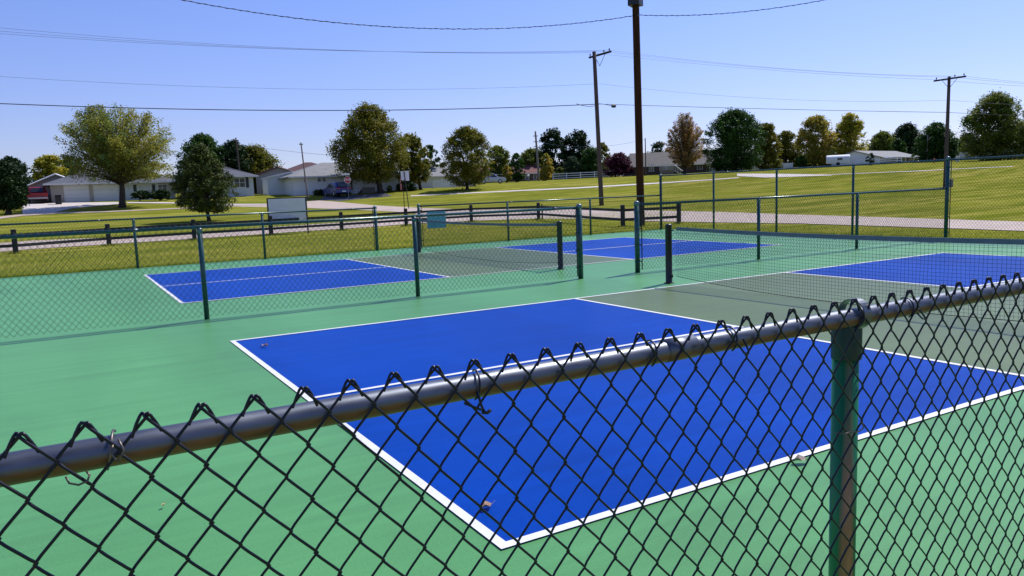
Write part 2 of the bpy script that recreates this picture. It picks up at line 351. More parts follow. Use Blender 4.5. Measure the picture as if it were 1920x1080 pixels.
rs = np.concatenate([[.01], np.arange(2, 36, 2.), np.arange(36, 220, 1.5), np.array([230, 250, 280, 320, 400, 600, 1000, 2000., 4000.])])
na = 360; ang = np.linspace(0, 2*PI, na, endpoint=False)
X = CAMP[0]+rs[:, None]*np.cos(ang); Y = CAMP[1]+rs[:, None]*np.sin(ang); Z = Hn(X, Y)
V = np.stack([X, Y, Z], -1).reshape(-1, 3); i, j = np.meshgrid(np.arange(len(rs)-1), np.arange(na), indexing='ij'); j2 = (j+1) % na
Fq = np.stack([i*na+j, (i+1)*na+j, (i+1)*na+j2, i*na+j2], -1).reshape(-1, 4)
tag(np_mesh('ground', V, Fq, MT['grass'], smooth=True), 'mown yellow-green grass ground running from the courts to the houses', 'ground', kind='structure')
def ribbon(name, far, near, m, lift, label, cat, nsub=6, nacross=3, thick=0.):
    P = []
    def ev(l):
        out = []
        for a, b in zip(l[:-1], l[1:]):
            for k in range(nsub): t = k/nsub; out.append((a[0]*(1-t)+b[0]*t, a[1]*(1-t)+b[1]*t))
        return out+[l[-1]]
    A = ev(far); B = ev(near); V = []
    for a, b in zip(A, B):
        ga = G(*a); gb = G(*b)
        for k in range(nacross+1):
            t = k/nacross; x = ga[0]*(1-t)+gb[0]*t; y = ga[1]*(1-t)+gb[1]*t; V.append((x, y, H(x, y)+lift))
    n = nacross+1; V = np.array(V); F_ = []
    for i in range(len(A)-1):
        for k in range(nacross): F_.append((i*n+k, i*n+k+1, (i+1)*n+k+1, (i+1)*n+k))
    o = np_mesh(name, V, np.array(F_), m); return tag(o, label, cat, kind='structure')
ribbon('path', [(-400, 494), (-60, 461), (60, 452), (200, 446), (400, 434), (560, 423), (700, 414), (760, 408), (800, 397), (900, 393.5), (1000, 392), (1100, 392), (1200, 395), (1350, 398), (1500, 403.5), (1650, 408), (1800, 413), (1960, 418), (2300, 429)],
       [(-400, 522), (-60, 478), (60, 468), (200, 459), (400, 446), (560, 435), (700, 426), (760, 421), (800, 419), (900, 414), (1000, 411), (1100, 411), (1200, 415), (1350, 418), (1500, 420), (1650, 425), (1800, 430), (1960, 436), (2300, 449)],
       MT['concrete'], .02, 'pinkish concrete path curving past the courts behind the low wooden fence', 'path')
ribbon('road', [(427, 382), (500, 383.5), (560, 378.5), (600, 376), (637, 379), (700, 385), (760, 388.5), (800, 390.5), (880, 393)],
       [(427, 387), (500, 388.5), (560, 389.5), (600, 391), (640, 392.5), (700, 395), (745, 397.5), (800, 403), (880, 406)],
       MT['concrete'], .014, 'pale concrete side road reaching the stop sign junction', 'road')
ribbon('driveway', [(42, 382), (100, 381), (160, 380), (232, 379)], [(42, 404), (100, 399), (135, 391), (225, 383)],
       MT['concrete_pale'], .03, 'pale concrete driveway in front of the two garage doors', 'driveway', 5, 6)
ribbon('pavement', [(-60, 409), (0, 407), (42, 402), (110, 398.5), (200, 396.5), (330, 391), (380, 387), (427, 382.5)], [(-60, 414), (0, 411), (42, 405.5), (110, 401), (200, 398.3), (330, 392.6), (380, 389.5), (427, 386.5)],
       MT['concrete'], .04, 'thin pale kerbside pavement across the left lawns', 'pavement')
ribbon('footpath', [(238, 379.3), (320, 380), (430, 383.2), (520, 382.8)], [(238, 381.6), (320, 382.4), (430, 385), (520, 384.6)],
       MT['concrete_pale'], .05, 'narrow pale footpath leading from the driveway behind the wide tree', 'path')
ribbon('asphalt_driveway', [(612, 367.5), (660, 367), (720, 362)], [(600, 375), (637, 377), (735, 368)], MT['asphalt'], .03, 'shaded asphalt drive under the blue car', 'driveway', 5, 4)
ribbon('sidewalk', [(770, 366.8), (840, 363.3), (960, 357.5), (1080, 351.8), (1200, 344.6), (1240, 342.3), (1290, 339.3), (1385, 333)], [(770, 368.6), (840, 365), (960, 359.5), (1080, 354), (1200, 347), (1240, 344.3), (1290, 341), (1385, 334.4)],
       MT['concrete_pale'], .03, 'thin pale sidewalk crossing the lawn behind the utility poles', 'path')
ribbon('far_driveway', [(1382, 326), (1440, 326), (1560, 328)], [(1382, 330.5), (1435, 333.4), (1560, 329.6)], MT['concrete_pale'], .035, 'bright concrete driveway under the large dark green tree', 'driveway', 8, 5)
ribbon('far_sidewalk', [(1560, 327), (1640, 323.8), (1727, 320.3), (1800, 316.4), (1900, 312)], [(1560, 328), (1640, 324.6), (1727, 321.4), (1800, 317.2), (1900, 312.9)], MT['concrete_pale'], .03, 'thin bright sidewalk in front of the white ranch house', 'path', 8, 2)
# ------------------------------------------------------------------ courts
def sheet(name, x0, x1, y0, y1, z, m, label, th=0.):
    b = MB()
    if th: b.box(((x0+x1)/2, (y0+y1)/2, z-th/2), (x1-x0, y1-y0, th))
    else: b.quad((x0, y0, z), (x1, y0, z), (x1, y1, z), (x0, y1, z))
    return tag(b.build(name, m), label, 'court', kind='structure')
sheet('court_slab', -4.0, 17.45, -2.6, 18.52, 0, MT['court_green'], 'green painted slab carrying both pickleball courts', .12)
SV, HF, CW = 4.70, 6.86, 6.10
for k, (oy, nm) in enumerate(((0, 'nearer'), (10.06, 'farther'))):
    for a, b, s in ((0, SV, 'left'), (2*HF-SV, 2*HF, 'right')):
        sheet('court_surface', a, b, oy, oy+CW, .004, MT['court_blue'], 'blue service area at the %s end of the %s court' % (s, nm))
    sheet('court_surface', SV, 2*HF-SV, oy, oy+CW, .0042, MT['kitchen'], 'grey-green zone either side of the net on the %s court' % nm)
    lb = MB(); z = .008; q = .052
    def ln(x0, x1, y0, y1): lb.quad((x0, y0, z), (x1, y0, z), (x1, y1, z), (x0, y1, z))
    ln(0, q, oy, oy+CW); ln(2*HF-q, 2*HF, oy, oy+CW)
    ln(q, 2*HF-q, oy, oy+q); ln(q, 2*HF-q, oy+CW-q, oy+CW)
    ln(SV-q, SV, oy+q, oy+CW-q); ln(2*HF-SV, 2*HF-SV+q, oy+q, oy+CW-q)
    ln(q, SV-q, oy+CW/2-q/2, oy+CW/2+q/2); ln(2*HF-SV+q, 2*HF-q, oy+CW/2-q/2, oy+CW/2+q/2)
    tag(lb.build('court_lines', MT['line']), 'white painted lines of the %s court' % nm, 'court lines', kind='structure')
b = MB(); b.quad((-4.0, 7.925, .004), (6.1, 7.925, .004), (6.1, 7.937, .004), (-4.0, 7.937, .004))
tag(b.build('court_seam', mat('dark_seam', (.03, .11, .06), None, 6, .8)), 'thin dark seam in the green paint at the foot of the middle fence', 'seam', kind='structure')
# grass blades along the court and up to the wooden fence
WPX = [G(*p_) for p_ in ((30, 476), (205, 461), (365, 450), (509, 441), (641, 432.5), (762, 424), (884, 416), (1010, 412), (1168, 426), (1273, 420))]+[(18.44, 20.99)]
def blades(n, seed):
    r = np.random.default_rng(seed)
    x = r.uniform(-6, 27, n*3); y = r.uniform(-2, 36, n*3)
    inc = ((x < -4.1) | (x > 17.5) | (y > 18.56)) & (r.random(n*3) < 1.2*np.exp(-(np.hypot(x-CAMP[0], y-CAMP[1])-20)/16)+.15)
    inc &= ~((x > 20.4) & (y < 27)); inc &= ~(y > 29.8+.16*(x+3).clip(0, 22))
    x = x[inc][:n]; y = y[inc][:n]
    ex = r.uniform(-4.5, 17.6, 16000); ey = 18.53+np.abs(r.normal(0, .05, 16000)); e2y = r.uniform(-2, 18.5, 9000); e2x = 17.46+np.abs(r.normal(0, .05, 9000))      # uncut fringe along the slab
    nb = len(x); x = np.concatenate([x, ex, e2x]); y = np.concatenate([y, ey, e2y])
    for P_ in WPX: x = np.concatenate([x, P_[0]+r.normal(0, .16, 260)]); y = np.concatenate([y, P_[1]+r.normal(0, .16, 260)])
    n = len(x); z = Hn(x, y)
    a = r.uniform(0, 2*PI, n); h = np.where(np.arange(n) < nb, r.uniform(.03, .075, n), r.uniform(.05, .13, n)); w_ = r.uniform(.006, .014, n); l = r.normal(0, .02, (n, 2))
    P = np.stack([x, y, z], -1); d = np.stack([np.cos(a), np.sin(a), 0*a], -1)*w_[:, None]
    T = P+np.stack([l[:, 0], l[:, 1], h], -1)
    V = np.stack([P-d, P+d, T], 1).reshape(-1, 3); Ff = np.arange(len(V)).reshape(-1, 3)
    tint = r.uniform(0, 1, n)*.6+.4*(np.sin(x*.9)*np.cos(y*1.3)*.5+.5)
    return V, Ff, tint
V, Ff, ti = blades(90000, 3)
tag(np_mesh('grass', V, Ff, leafmat('grass_blade', (.24, .31, .010), (.56, .52, .09), trans=.45), tint=ti), 'short mown grass blades between the courts and the wooden fence', 'grass', kind='stuff')
# ------------------------------------------------------------------ chain link
def mesh_fabric(name, p0, p1, ztop, zbot, pitch, r, m, parent, half=None, sides=3, near=False, yoff=0.):
    """woven wires: every wire zigzags half a diamond wide, hooked into its neighbours"""
    p0 = Vector(p0); p1 = Vector(p1); Lh = (p1-p0).length; ux = (p1-p0)/Lh; uy = Vector((-ux.y, ux.x, 0))
    hz = half or pitch*.6; rows = int(round((ztop-zbot)/hz)); nw = int(Lh/(pitch/2))
    per = 9 if near else 2
    t = np.linspace(0, 1, per, endpoint=False)
    A = pitch/4+(r*.75 if near else r*.4); D = (r*1.2 if near else r*1.1)
    xs = []; ys = []; zs = []
    for k in range(rows):
        s = 1 if k % 2 == 0 else -1
        x = -s*A*((.93*(1-2*t)+.07*np.cos(PI*t)) if near else (1-2*t)); y = -s*D*np.clip(1.7*np.sin(PI*t), -1, 1); z = ztop-hz*(k+t)
        xs.append(x); ys.append(y); zs.append(z)
    s = 1 if rows % 2 == 0 else -1
    xs.append(np.array([-s*A])); ys.append(np.array([0.])); zs.append(np.array([ztop-hz*rows]))
    xs = np.concatenate(xs); ys = np.concatenate(ys); zs = np.concatenate(zs)
    VV = []; FF = []; base = 0; ph = np.arange(sides)*2*PI/sides
    rg = np.random.default_rng(5)
    for w_ in range(nw):
        c = (w_+.5)*pitch/2; fl = 1 if w_ % 2 == 0 else -1
        # wires alternate which side carries the top peak; handedness of the weave stays the same
        px = xs*fl; py = ys*fl; pz = zs.copy()
        if near:   # knuckled ends: over the peak, then folded down beside it
            px = px+rg.normal(0, .0007, 1)+.0009*np.sin(np.linspace(0, 9, len(px))+w_*.7); pz = pz+.0016*math.sin(w_*.23)*(ztop-zs)/1.2+rg.normal(0, .0006)
            e = fl
            hx = -A*fl
            # current first point is the peak (x = -A*fl); fold goes outward past the peak
            kx = np.array([hx-e*.0165, hx-e*.0095, hx-e*.0045, hx-e*.0012, hx+e*.0002]); kz = np.array([ztop-.0255, ztop-.0105, ztop-.0012, ztop+.0028, ztop+.0022])
            ky = np.array([-.0005, .0010, .0022, .0022, .0012])*(1 if fl > 0 else -1)+.001
            kz[0] += rg.normal(0, .002)
            px = np.concatenate([kx, px]); py = np.concatenate([ky, py]); pz = np.concatenate([kz, pz])
        P = np.stack([px, py, pz], -1); T = np.gradient(P, axis=0); T /= np.linalg.norm(T, axis=1)[:, None]+1e-12
        U = np.cross(T, np.array([0, 1., 0])); U /= np.linalg.norm(U, axis=1)[:, None]+1e-9; W_ = np.cross(T, U)
        ring = P[:, None]+r*(U[:, None]*np.cos(ph)[None, :, None]+W_[:, None]*np.sin(ph)[None, :, None])
        lx = ring[..., 0]+c; wy = ring[..., 1]+yoff
        wv = np.stack([p0.x+ux.x*lx+uy.x*wy, p0.y+ux.y*lx+uy.y*wy, ring[..., 2]], -1)
        m_ = len(P); VV.append(wv.reshape(-1, 3)); i, k = np.meshgrid(np.arange(m_-1), np.arange(sides), indexing='ij'); k2 = (k+1) % sides
        FF.append((base+np.stack([i*sides+k, i*sides+k2, (i+1)*sides+k2, (i+1)*sides+k], -1)).reshape(-1, 4)); base += m_*sides
    return np_mesh(name, np.concatenate(VV), np.concatenate(FF), m, parent, smooth=near)
def line_post(b_parent, x, y, h, r, cap=True, mt='post_teal', dome=False):
    b = MB(); b.tube([(x, y, -.02), (x, y, h)], r, 16); o = b.build('post', MT[mt], b_parent, True)
    c = MB()
    if dome: c.lathe([(r*1.12, h-.05), (r*1.14, h), (r*1.0, h+.018), (r*.6, h+.032), (.002, h+.037)], (x, y, 0), 14)
    else:
        c.lathe([(r*1.1, h-.07), (r*1.12, h-.012), (r*.8, h+.004), (.004, h+.008)], (x, y, 0), 14)
    c.build('cap', MT['cap'], o, True); return o
def bands(parent_post, x, y, zs, r, dx, dy, m='post_teal'):
    for z in zs:
        b = MB(); b.tube([(x+r*1.06*math.cos(a), y+r*1.06*math.sin(a), z) for a in np.linspace(0, 2*PI, 14, endpoint=False)], .009, 5, closed=True)
        b.box((x+dx*(r+.02), y+dy*(r+.02), z), (.02+.03*abs(dx), .02+.03*abs(dy), .02)); b.build('tension_band', MT[m], parent_post)
def fence(label, p0, p1, posts, terms, h, name='chain_link_fence', pitch=.0765, group='green chain link fences around the courts', endh=None, zbot=.028, knz=.03, bar=()):
    """p0,p1 ends of the fabric; posts = line posts, terms = thicker end posts"""
    root = empty(name, (0, 0, 0), label, 'fence', group)
    p0v = Vector((*p0, 0)); p1v = Vector((*p1, 0)); d = (p1v-p0v).normalized(); nrm = Vector((-d.y, d.x, 0))
    b = MB(); zr = h-.02; b.tube([(p0[0], p0[1], zr), (p1[0], p1[1], zr)], .0215, 12); rail = b.build('rail', MT['rail_teal'], root, True)
    L = (p1v-p0v).length
    s = 3.2
    while s < L:     # swaged joints in the rail
        q_ = p0v+d*s; j = MB(); j.tube([tuple(q_+Vector((0, 0, zr))-d*.045), tuple(q_+Vector((0, 0, zr))+d*.045)], .0235, 12); j.build('rail_joint', MT['strap'], rail, True); s += 6.4
    off = -.028
    mesh_fabric('wire_mesh', (p0[0]+nrm.x*off, p0[1]+nrm.y*off, 0), (p1[0]+nrm.x*off, p1[1]+nrm.y*off, 0), h+knz, zbot, pitch, .0026, MT['wire_green'], root)
    for x, y in posts: line_post(root, x, y, h-.035, .033)
    for x, y in terms:
        o = line_post(root, x, y, endh or h+.0, .046, dome=True)
        sg = 1 if (Vector((x, y, 0))-p0v).length < (Vector((x, y, 0))-p1v).length else -1
        bx, by = x+d.x*sg*.085+nrm.x*off, y+d.y*sg*.075+nrm.y*off
        b = MB(); b.box((bx, by, (h+zbot)/2), (.014, .014, h-zbot-.04)); b.build('tension_bar', MT['wire_green'], o)
        bands(o, x, y, [.2+(h-.35)*k/3 for k in range(4)], .046, d.x*sg, d.y*sg)
    return root
fence('middle green fence on the left, from the frame edge to the gap between courts', (-3.9, 8.05), (6.2, 8.05), [(-3.0, 8.05), (.07, 8.05), (3.13, 8.05)], [(6.2, 8.05)], 1.25, endh=1.26)
fence('middle green fence on the right, from the gap to the tall corner post', (7.47, 8.05), (17.16, 8.05), [(10.62, 8.05), (13.75, 8.05)], [(7.47, 8.05)], 1.25, endh=1.26)
fence('far green fence on the left edge of the farther court by the grass', (-3.9, 18.40), (6.37, 18.40), [(-3.0, 18.4), (.07, 18.4), (3.18, 18.4)], [(6.37, 18.4)], 1.25, endh=1.26)
fence('far low green fence carrying the pale blue panel', (7.74, 18.40), (17.16, 18.40), [(10.80, 18.4), (14.05, 18.4)], [(7.74, 18.4)], 1.25, endh=1.26)
tall = fence('tall green chain link fence along the right side of the courts', (17.2, 18.42), (17.2, -3.2), [(17.2, 18.4-2.59*k) for k in (1, 2, 3)]+[(17.2, 8.05-2.6*k) for k in (1, 2, 3, 4)], [(17.2, 18.4)], 1.94, endh=1.95)
for o in [c for c in tall.children if c.name.startswith('post')][:0]: pass
o = line_post(tall, 17.2, 8.05, 1.97, .045, dome=True); bands(o, 17.2, 8.05, [.15, .55, .95, 1.35, 1.75], .045, 0, -1)
b = MB(); b.box((17.17, 7.95, .99), (.014, .014, 1.85)); b.build('tension_bar', MT['wire_green'], o)
# pale panel wired to the far fence
p = Vector((8.72, 18.33, 0))
b = MB(); b.box((0, 0, 0), (.62, .006, .50)); o = b.build('panel_sign', mat('pale_blue_sign_back', (.16, .37, .43), (.12, .30, .36), 3, .5))
o.location = (8.27, 18.33, .80); tag(o, 'pale blue rectangular panel hung on the far low fence', 'sign')
# ------------------------------------------------------------------ near fence
nf = empty('chain_link_fence', (0, 0, 0), 'black wire foreground fence with grey top rail and green post', 'fence')
NY = -1.632; NZ = 1.2118
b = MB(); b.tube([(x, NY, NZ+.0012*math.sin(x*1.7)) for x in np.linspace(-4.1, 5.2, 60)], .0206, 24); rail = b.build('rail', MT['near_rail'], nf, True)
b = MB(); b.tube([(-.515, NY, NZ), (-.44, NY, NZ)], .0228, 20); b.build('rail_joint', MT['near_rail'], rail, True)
pitch = .0695
k0 = -36
mesh_fabric('wire_mesh', (-1.57+pitch*k0, NY-.0275, 0), (-1.57+pitch*(k0+110), NY-.0275, 0), 1.2585, .03, pitch, .0022, MT['wire_black'], nf, half=.0415, sides=6, near=True)
for pxp in (.076, 3.15, -2.99):
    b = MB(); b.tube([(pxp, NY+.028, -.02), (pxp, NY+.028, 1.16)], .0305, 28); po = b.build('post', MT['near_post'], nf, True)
    c = MB(); c.lathe([(.0335, 1.108), (.0345, 1.112), (.0345, 1.185), (.031, 1.20), (.024, 1.212), (.006, 1.222)], (pxp, NY+.026, 0), 24)
    co = c.build('cap', MT['near_cap'], po, True)
    b = MB(); n = 28; R = .0365      # the eye the rail runs through
    vs = []
    for k in range(n):
        a = 2*PI*k/n
        for rr, xx in ((R, -.013), (R, .013), (R-.0028, .013), (R-.0028, -.013)): b.v.append((pxp+xx, NY+.006+rr*math.cos(a), NZ+.006+rr*math.sin(a)))
    for k in range(n):
        k2 = (k+1) % n
        for q_ in range(4): b.f.append((k*4+q_, k*4+(q_+1) % 4, k2*4+(q_+1) % 4, k2*4+q_))
    b.build('cap_eye', MT['strap'], co)
def tie(x, tail=(0, 0), style=0, m='tie'):
    b = MB(); R = .0248; pts = []
    a0 = -.3*PI
    for k in range(22):
        a = a0+1.45*PI*k/21+PI*.55; pts.append((x+.010*k/21-.005, NY+R*math.cos(a), NZ+R*math.sin(a)))
    e = pts[0]; pre = [(e[0]-.004, NY-.033, e[2]+.002), (e[0]+.003, NY-.036, e[2]-.008)]
    l = pts[-1]; post = [(l[0]+.004, NY-.034, l[2]-.006), (l[0]-.010, NY-.037, l[2]-.022), (l[0]-.03+tail[0], NY-.036, l[2]-.012+tail[1])]
    b.tube(pre[::-1]+pts+post, .0016, 6); b.build('tie_wire', MT[m], nf, True)
def hook(x, z, pts, m='tie', r=.0016):
    b = MB(); b.tube([(x+p_[0], NY-.033+p_[2], z+p_[1]) for p_ in pts], r, 6); b.build('tie_wire', MT[m], nf, True)
arc = lambda x, m='tie': hook(x, NZ, [(-.012+.014*t, .0255*math.sin(a), .033-.0255*math.cos(a)) for t, a in [(k/14, -.9+3.1*k/14) for k in range(15)]], m, .0018)
arc(-1.468); hook(-1.468, NZ, [(.003, .022, 0), (.008, .008, -.006), (.0, -.006, -.006), (-.006, .004, -.004), (-.004, .016, 0)])
hook(-1.508, 1.190, [(-.019, .008, 0), (-.016, 0, -.004), (-.006, -.004, -.006), (.004, -.001, -.006), (.007, .004, 0), (.004, .009, .003)], 'tie', .0014)
arc(-.928, 'wire_black'); hook(-.943, 1.181, [(-.026, .014, 0), (-.010, .005, -.006), (0, 0, -.007), (.006, -.003, -.007), (.002, .006, -.006), (-.002, .030, 0)], 'wire_black', .0022)
hook(-.935, 1.176, [(-.006, 0, -.007), (.003, -.002, -.009), (.010, .001, -.007)], 'wire_black', .003)
arc(-.548, 'wire_black')
arc(-.335, 'wire_black'); hook(-.33, 1.188, [(-.014, .016, 0), (-.008, .002, -.006), (.004, -.001, -.007), (.008, .004, -.004), (-.004, .03, 0)], 'wire_black', .002)
arc(.265, 'wire_black'); hook(.28, 1.185, [(-.02, .018, 0), (-.008, .004, -.006), (.008, .0, -.007), (.0, .012, -.004), (-.016, .028, 0)], 'wire_black', .002)
hook(.012, .955, [(-.038, .002, .012), (-.02, 0, -.002), (0, .0015, -.004), (.02, -.003, -.003), (.036, -.005, .0), (.044, .002, -.004), (.040, .014, -.004), (.036, .02, 0)], 'tie', .0015)
# ------------------------------------------------------------------ nets
def make_net(y0, y1, x, label, zc, zend, label_bot=.11):
    root = empty('net', (0, 0, 0), label, 'net', 'pickleball nets')
    n = 160; L = y1-y0
    def top(t): return zend-(zend-zc)*(1-(2*t-1)**2)**1.0
    def bot(t): return max(.012, .12*abs(2*t-1)**2.2+.004)
    def bx(t): return x+.03*math.sin(PI*t)*math.sin(t*31)*.3
    b = MB(); cols = int(L/.0455)
    for k in range(cols+1):
        t = k/cols; b.tube([(bx(t)*(1-s)+x*s+.006*math.sin(s*9+k), y0+L*t, bot(t)*(1-s)+(top(t)-.05)*s) for s in (0, .25, .5, .75, 1)], .0016, 3, caps=False)
    for j in range(1, 19):
        s = j/19; b.tube([(x+.006*math.sin(s*9+t*cols*.5)*.3, y0+L*t, bot(t)*(1-s)+(top(t)-.05)*s) for t in np.linspace(0, 1, 60)], .0016, 3, caps=False)
    b.build('netting', MT['net_cord'], root)
    b = MB(); b.tube([(bx(t), y0+L*t, bot(t)) for t in np.linspace(0, 1, 80)], .0045, 6); b.build('bottom_cord', MT['net_cord'], root)
    b = MB(); ts = np.linspace(0, 1, 40)
    for i in range(39):
        a, c = ts[i], ts[i+1]; za, zc_ = top(a), top(c)
        for sx in (-.006, .006): b.quad((x+sx, y0+L*a, za-.055), (x+sx, y0+L*c, zc_-.055), (x+sx, y0+L*c, zc_), (x+sx, y0+L*a, za))
        b.quad((x-.006, y0+L*a, za), (x+.006, y0+L*a, za), (x+.006, y0+L*c, zc_), (x-.006, y0+L*c, zc_))
        b.quad((x-.006, y0+L*a, za-.055), (x-.006, y0+L*c, zc_-.055), (x+.006, y0+L*c, zc_-.055), (x+.006, y0+L*a, za-.055))
    b.build('top_tape', MT['net_tape'], root)
    for yy, sg in ((y0, -1), (y1, 1)):
        b = MB()
        for q_ in range(7):
            z0 = .13+q_*.115; b.tube([(x, yy, z0), (x, yy+sg*.10, z0+.05), (x, yy, z0+.115)], .002, 4)
        b.build('lacing', MT['net_cord'], root)
    return root
make_net(-.05, 6.28, 6.79, 'near court net with grey tape seen over the foreground rail', .86, .90)
make_net(9.76, 16.47, 6.87, 'far court net behind the middle fence on the left', .86, .90)
def net_post(x, y, label, sg):
    root = empty('net_post', (x, y, 0), label, 'net post', 'black net posts')
    b = MB(); b.lathe([(.062, 0), (.056, .015), (.053, .02), (.053, .905), (.056, .908), (.056, .925), (.04, .942), (.004, .946)], (0, 0, 0), 18); b.build('tube', MT['black_post'], root, True)
    b = MB(); b.lathe([(.085, .0), (.085, .008), (.06, .012)], (0, 0, 0), 16); b.build('base_plate', MT['black_post'], root)
    b = MB(); b.tube([(.03, -sg*.03, .84), (.05, -sg*.06, .84)], .012, 8); b.lathe([(.006, .83), (.012, .835), (.012, .85), (.006, .855)], (.03, -sg*.035, 0), 8)
    b.build('hook', MT['strap'], root)
    b = MB(); b.box((0, -sg*.055, .12), (.03, .05, .05)); b.build('cleat', MT['black_post'], root)
net_post(6.78, 6.45, 'black net post of the near court beside the fence gap', 1)
net_post(6.78, -.27, 'black net post at the near end of the near court', -1)
net_post(6.87, 9.66, 'black net post of the far court, seen through the mesh left of the gap', -1)
net_post(6.89, 16.57, 'black net post at the far side of the far court', 1)
# ------------------------------------------------------------------ wooden rail fence by the path
wf = empty('wooden_fence', (0, 0, 0), 'low dark wooden post and rail fence along the path', 'fence')
wpx = [(-160, 488), (30, 476), (205, 461), (365, 450), (509, 441), (641, 432.5), (762, 424), (884, 416), (1010, 412), (1168, 426), (1273, 420)]
WP = []
for px, py in wpx:
    g = G(px, py); WP.append(Vector(g))
    r_, a_ = bearing_frame(g[0], g[1]); b = MB(); b.box((g[0], g[1], g[2]+.44), (.17, .17, .92), math.atan2(r_.y, r_.x)+.1, bev=.02); b.build('post', MT['wood_post'], wf)
for a, c in zip(WP[:-1], WP[1:]):
    if (a-c).length > 15: continue
    for z in (.30, .68):
        d = (c-a); m_ = (a+c)/2; b = MB(); L = math.hypot(d.x, d.y)
        b.box((m_.x, m_.y, m_.z+z), (L-.10, .06, .11), math.atan2(d.y, d.x), ry=-math.atan2(d.z, L)); b.build('rail', MT['wood_post'], wf)
g = G(1017, 412); b = MB(); b.box((g[0], g[1], g[2]+.4), (.05, .05, .85)); tag(b.build('stake', MT['pole_brown']), 'thin rusty brown stake beside the wooden fence post', 'stake')
# ------------------------------------------------------------------ utility poles and wires
def pole(name, label, x, y, h, r0, r1, m, lean=(0, 0), group='utility poles', arm=None, extras=None, base=None):
    z = H(x, y) if base is None else base
    root = empty(name, (x, y, z), label, 'utility pole', group)
    n = 9; b = MB(); b.tube([(lean[0]*t, lean[1]*t, -.1+(h+.1)*t) for t in np.linspace(0, 1, n)], [r0+(r1-r0)*t for t in np.linspace(0, 1, n)], 16); b.build('shaft', MT[m], root, True)
    return root
P2 = spotxy(1128, 385, 54); P3 = spotxy(1772, 350, 70); BP = (18.44, 20.99)
ld = Vector((P2[0]-P3[0], P2[1]-P3[1], 0)); P1 = (P2[0]+ld.x*1.6, P2[1]+ld.y*1.6); P4 = (P3[0]-ld.x*1.3, P3[1]-ld.y*1.3)
def topped(name, label, P, zt, lean, arms):
    z0 = H(*P); root = pole(name, label, P[0], P[1], zt-z0, .165, .12, 'pole_grey', lean)
    (xa, za), (xb, zb) = arms    # crossarm ends as world points
    return root
def crossarm(root, dirv, z, half, ins, brace=True, m='wood_post'):
    d = Vector(dirv).normalized(); o = root.location; q_ = Vector((d.y, -d.x, 0))*.14
    b = MB(); c = q_+Vector((0, 0, z)); b.box(c, (half*2, .10, .12), math.atan2(d.y, d.x), ry=0); a = b.build('crossarm', MT[m], root)
    for s in ins:
        b = MB(); p_ = c+d*s; b.lathe([(.02, .06), (.025, .12), (.05, .14), (.055, .19), (.035, .22), (.01, .25)], tuple(p_), 10); b.build('insulator', MT['insul'], a)
    if brace:
        for s in (-1, 1):
            b = MB(); b.tube([tuple(q_*.8+Vector((0, 0, z-.75))), tuple(c+d*s*half*.5)], .018, 5); b.build('brace', MT['insul'], root)
    return a
vr = Vector((P2[0]-CAMP[0], P2[1]-CAMP[1], 0)).normalized()
adir = Vector((0, 1, 0))          # arms stand square to the line of wires
pA = pole('utility_pole', 'grey-brown utility pole with crossarm, left of the tall brown pole', P2[0], P2[1], zat(1118, 97, *P2)-H(*P2), .165, .125, 'pole_grey', (-.30, .05))
crossarm(pA, (adir.x, adir.y, 0), 10.78-H(*P2)-.15, 1.22, (-1.05, -.45, 1.1))
pB = pole('utility_pole', 'weathered utility pole with a level crossarm, at the right behind the tall fence', P3[0], P3[1], zat(1778, 143, *P3)-H(*P3), .155, .11, 'pole_grey', (.25, .1))
crossarm(pB, (adir.x, adir.y, 0), 9.05-H(*P3), 1.25, (-1.1, -.4, 1.05))
pC = pole('utility_pole', 'utility pole out of frame on the left, carrying the long wires', P1[0], P1[1], 12.6, .17, .12, 'pole_grey')
crossarm(pC, (adir.x, adir.y, 0), 12.1, 1.22, (-1.05, -.45, 1.1))
pD = pole('utility_pole', 'utility pole out of frame on the right, carrying the long wires', P4[0], P4[1], 8.6, .16, .11, 'pole_grey')
crossarm(pD, (adir.x, adir.y, 0), 8.3, 1.25, (-1.1, -.4, 1.05))
pE = pole('utility_pole', 'tall dark brown pole standing close behind the courts, a black box on top', BP[0], BP[1], 9.6, .155, .13, 'pole_brown', (-.10, .0))
b = MB(); b.box((-.1, 0, 8.86), (.50, .46, .72), .5, bev=.03); b.build('fixture_box', MT['dark_metal'], pE)
b = MB(); b.box((-.09, -.15, 8.12), (.05, .06, .10)); b.tube([(-.09, -.14, 8.17), (-.09, -.2, 8.17)], .02, 6); b.build('bracket', MT['strap'], pE)
LP_ = (-9.669, 26.122); RP_ = (27.477, 5.011)
pole('utility_pole', 'brown utility pole out of frame left of the courts', LP_[0], LP_[1], 11.7, .16, .13, 'pole_brown')
pole('utility_pole', 'brown utility pole out of frame right of the courts', RP_[0], RP_[1], 10.7, .16, .13, 'pole_brown')
def wire(label, A, B, sag, r, m='wire', n=60, wrap=False, group='overhead wires'):
    A = Vector(A); B = Vector(B); pts = []
    for t in np.linspace(0, 1, n): q_ = A.lerp(B, t); q_.z -= 4*sag*t*(1-t); pts.append(q_)
    b = MB(); b.tube(pts, r, 5)
    if wrap:
        n2 = 900; Lr = r*1.3
        hp = []
        for k in range(n2):
            t = k/(n2-1); q_ = A.lerp(B, t); q_.z -= 4*sag*t*(1-t); a = t*(B-A).length/.42*2*PI; hp.append(q_+Vector((0, Lr*math.cos(a), Lr*math.sin(a))))
        b.tube(hp, r*.8, 4)
    return tag(b.build('overhead_wire', MT[m]), label, 'wire', group)
def P_at(P, px, py): return (P[0], P[1], zat(px, py, *P))
def armpt(P, s, z): return (P[0]+adir.x*s+adir.y*.14, P[1]+adir.y*s-adir.x*.14, z)
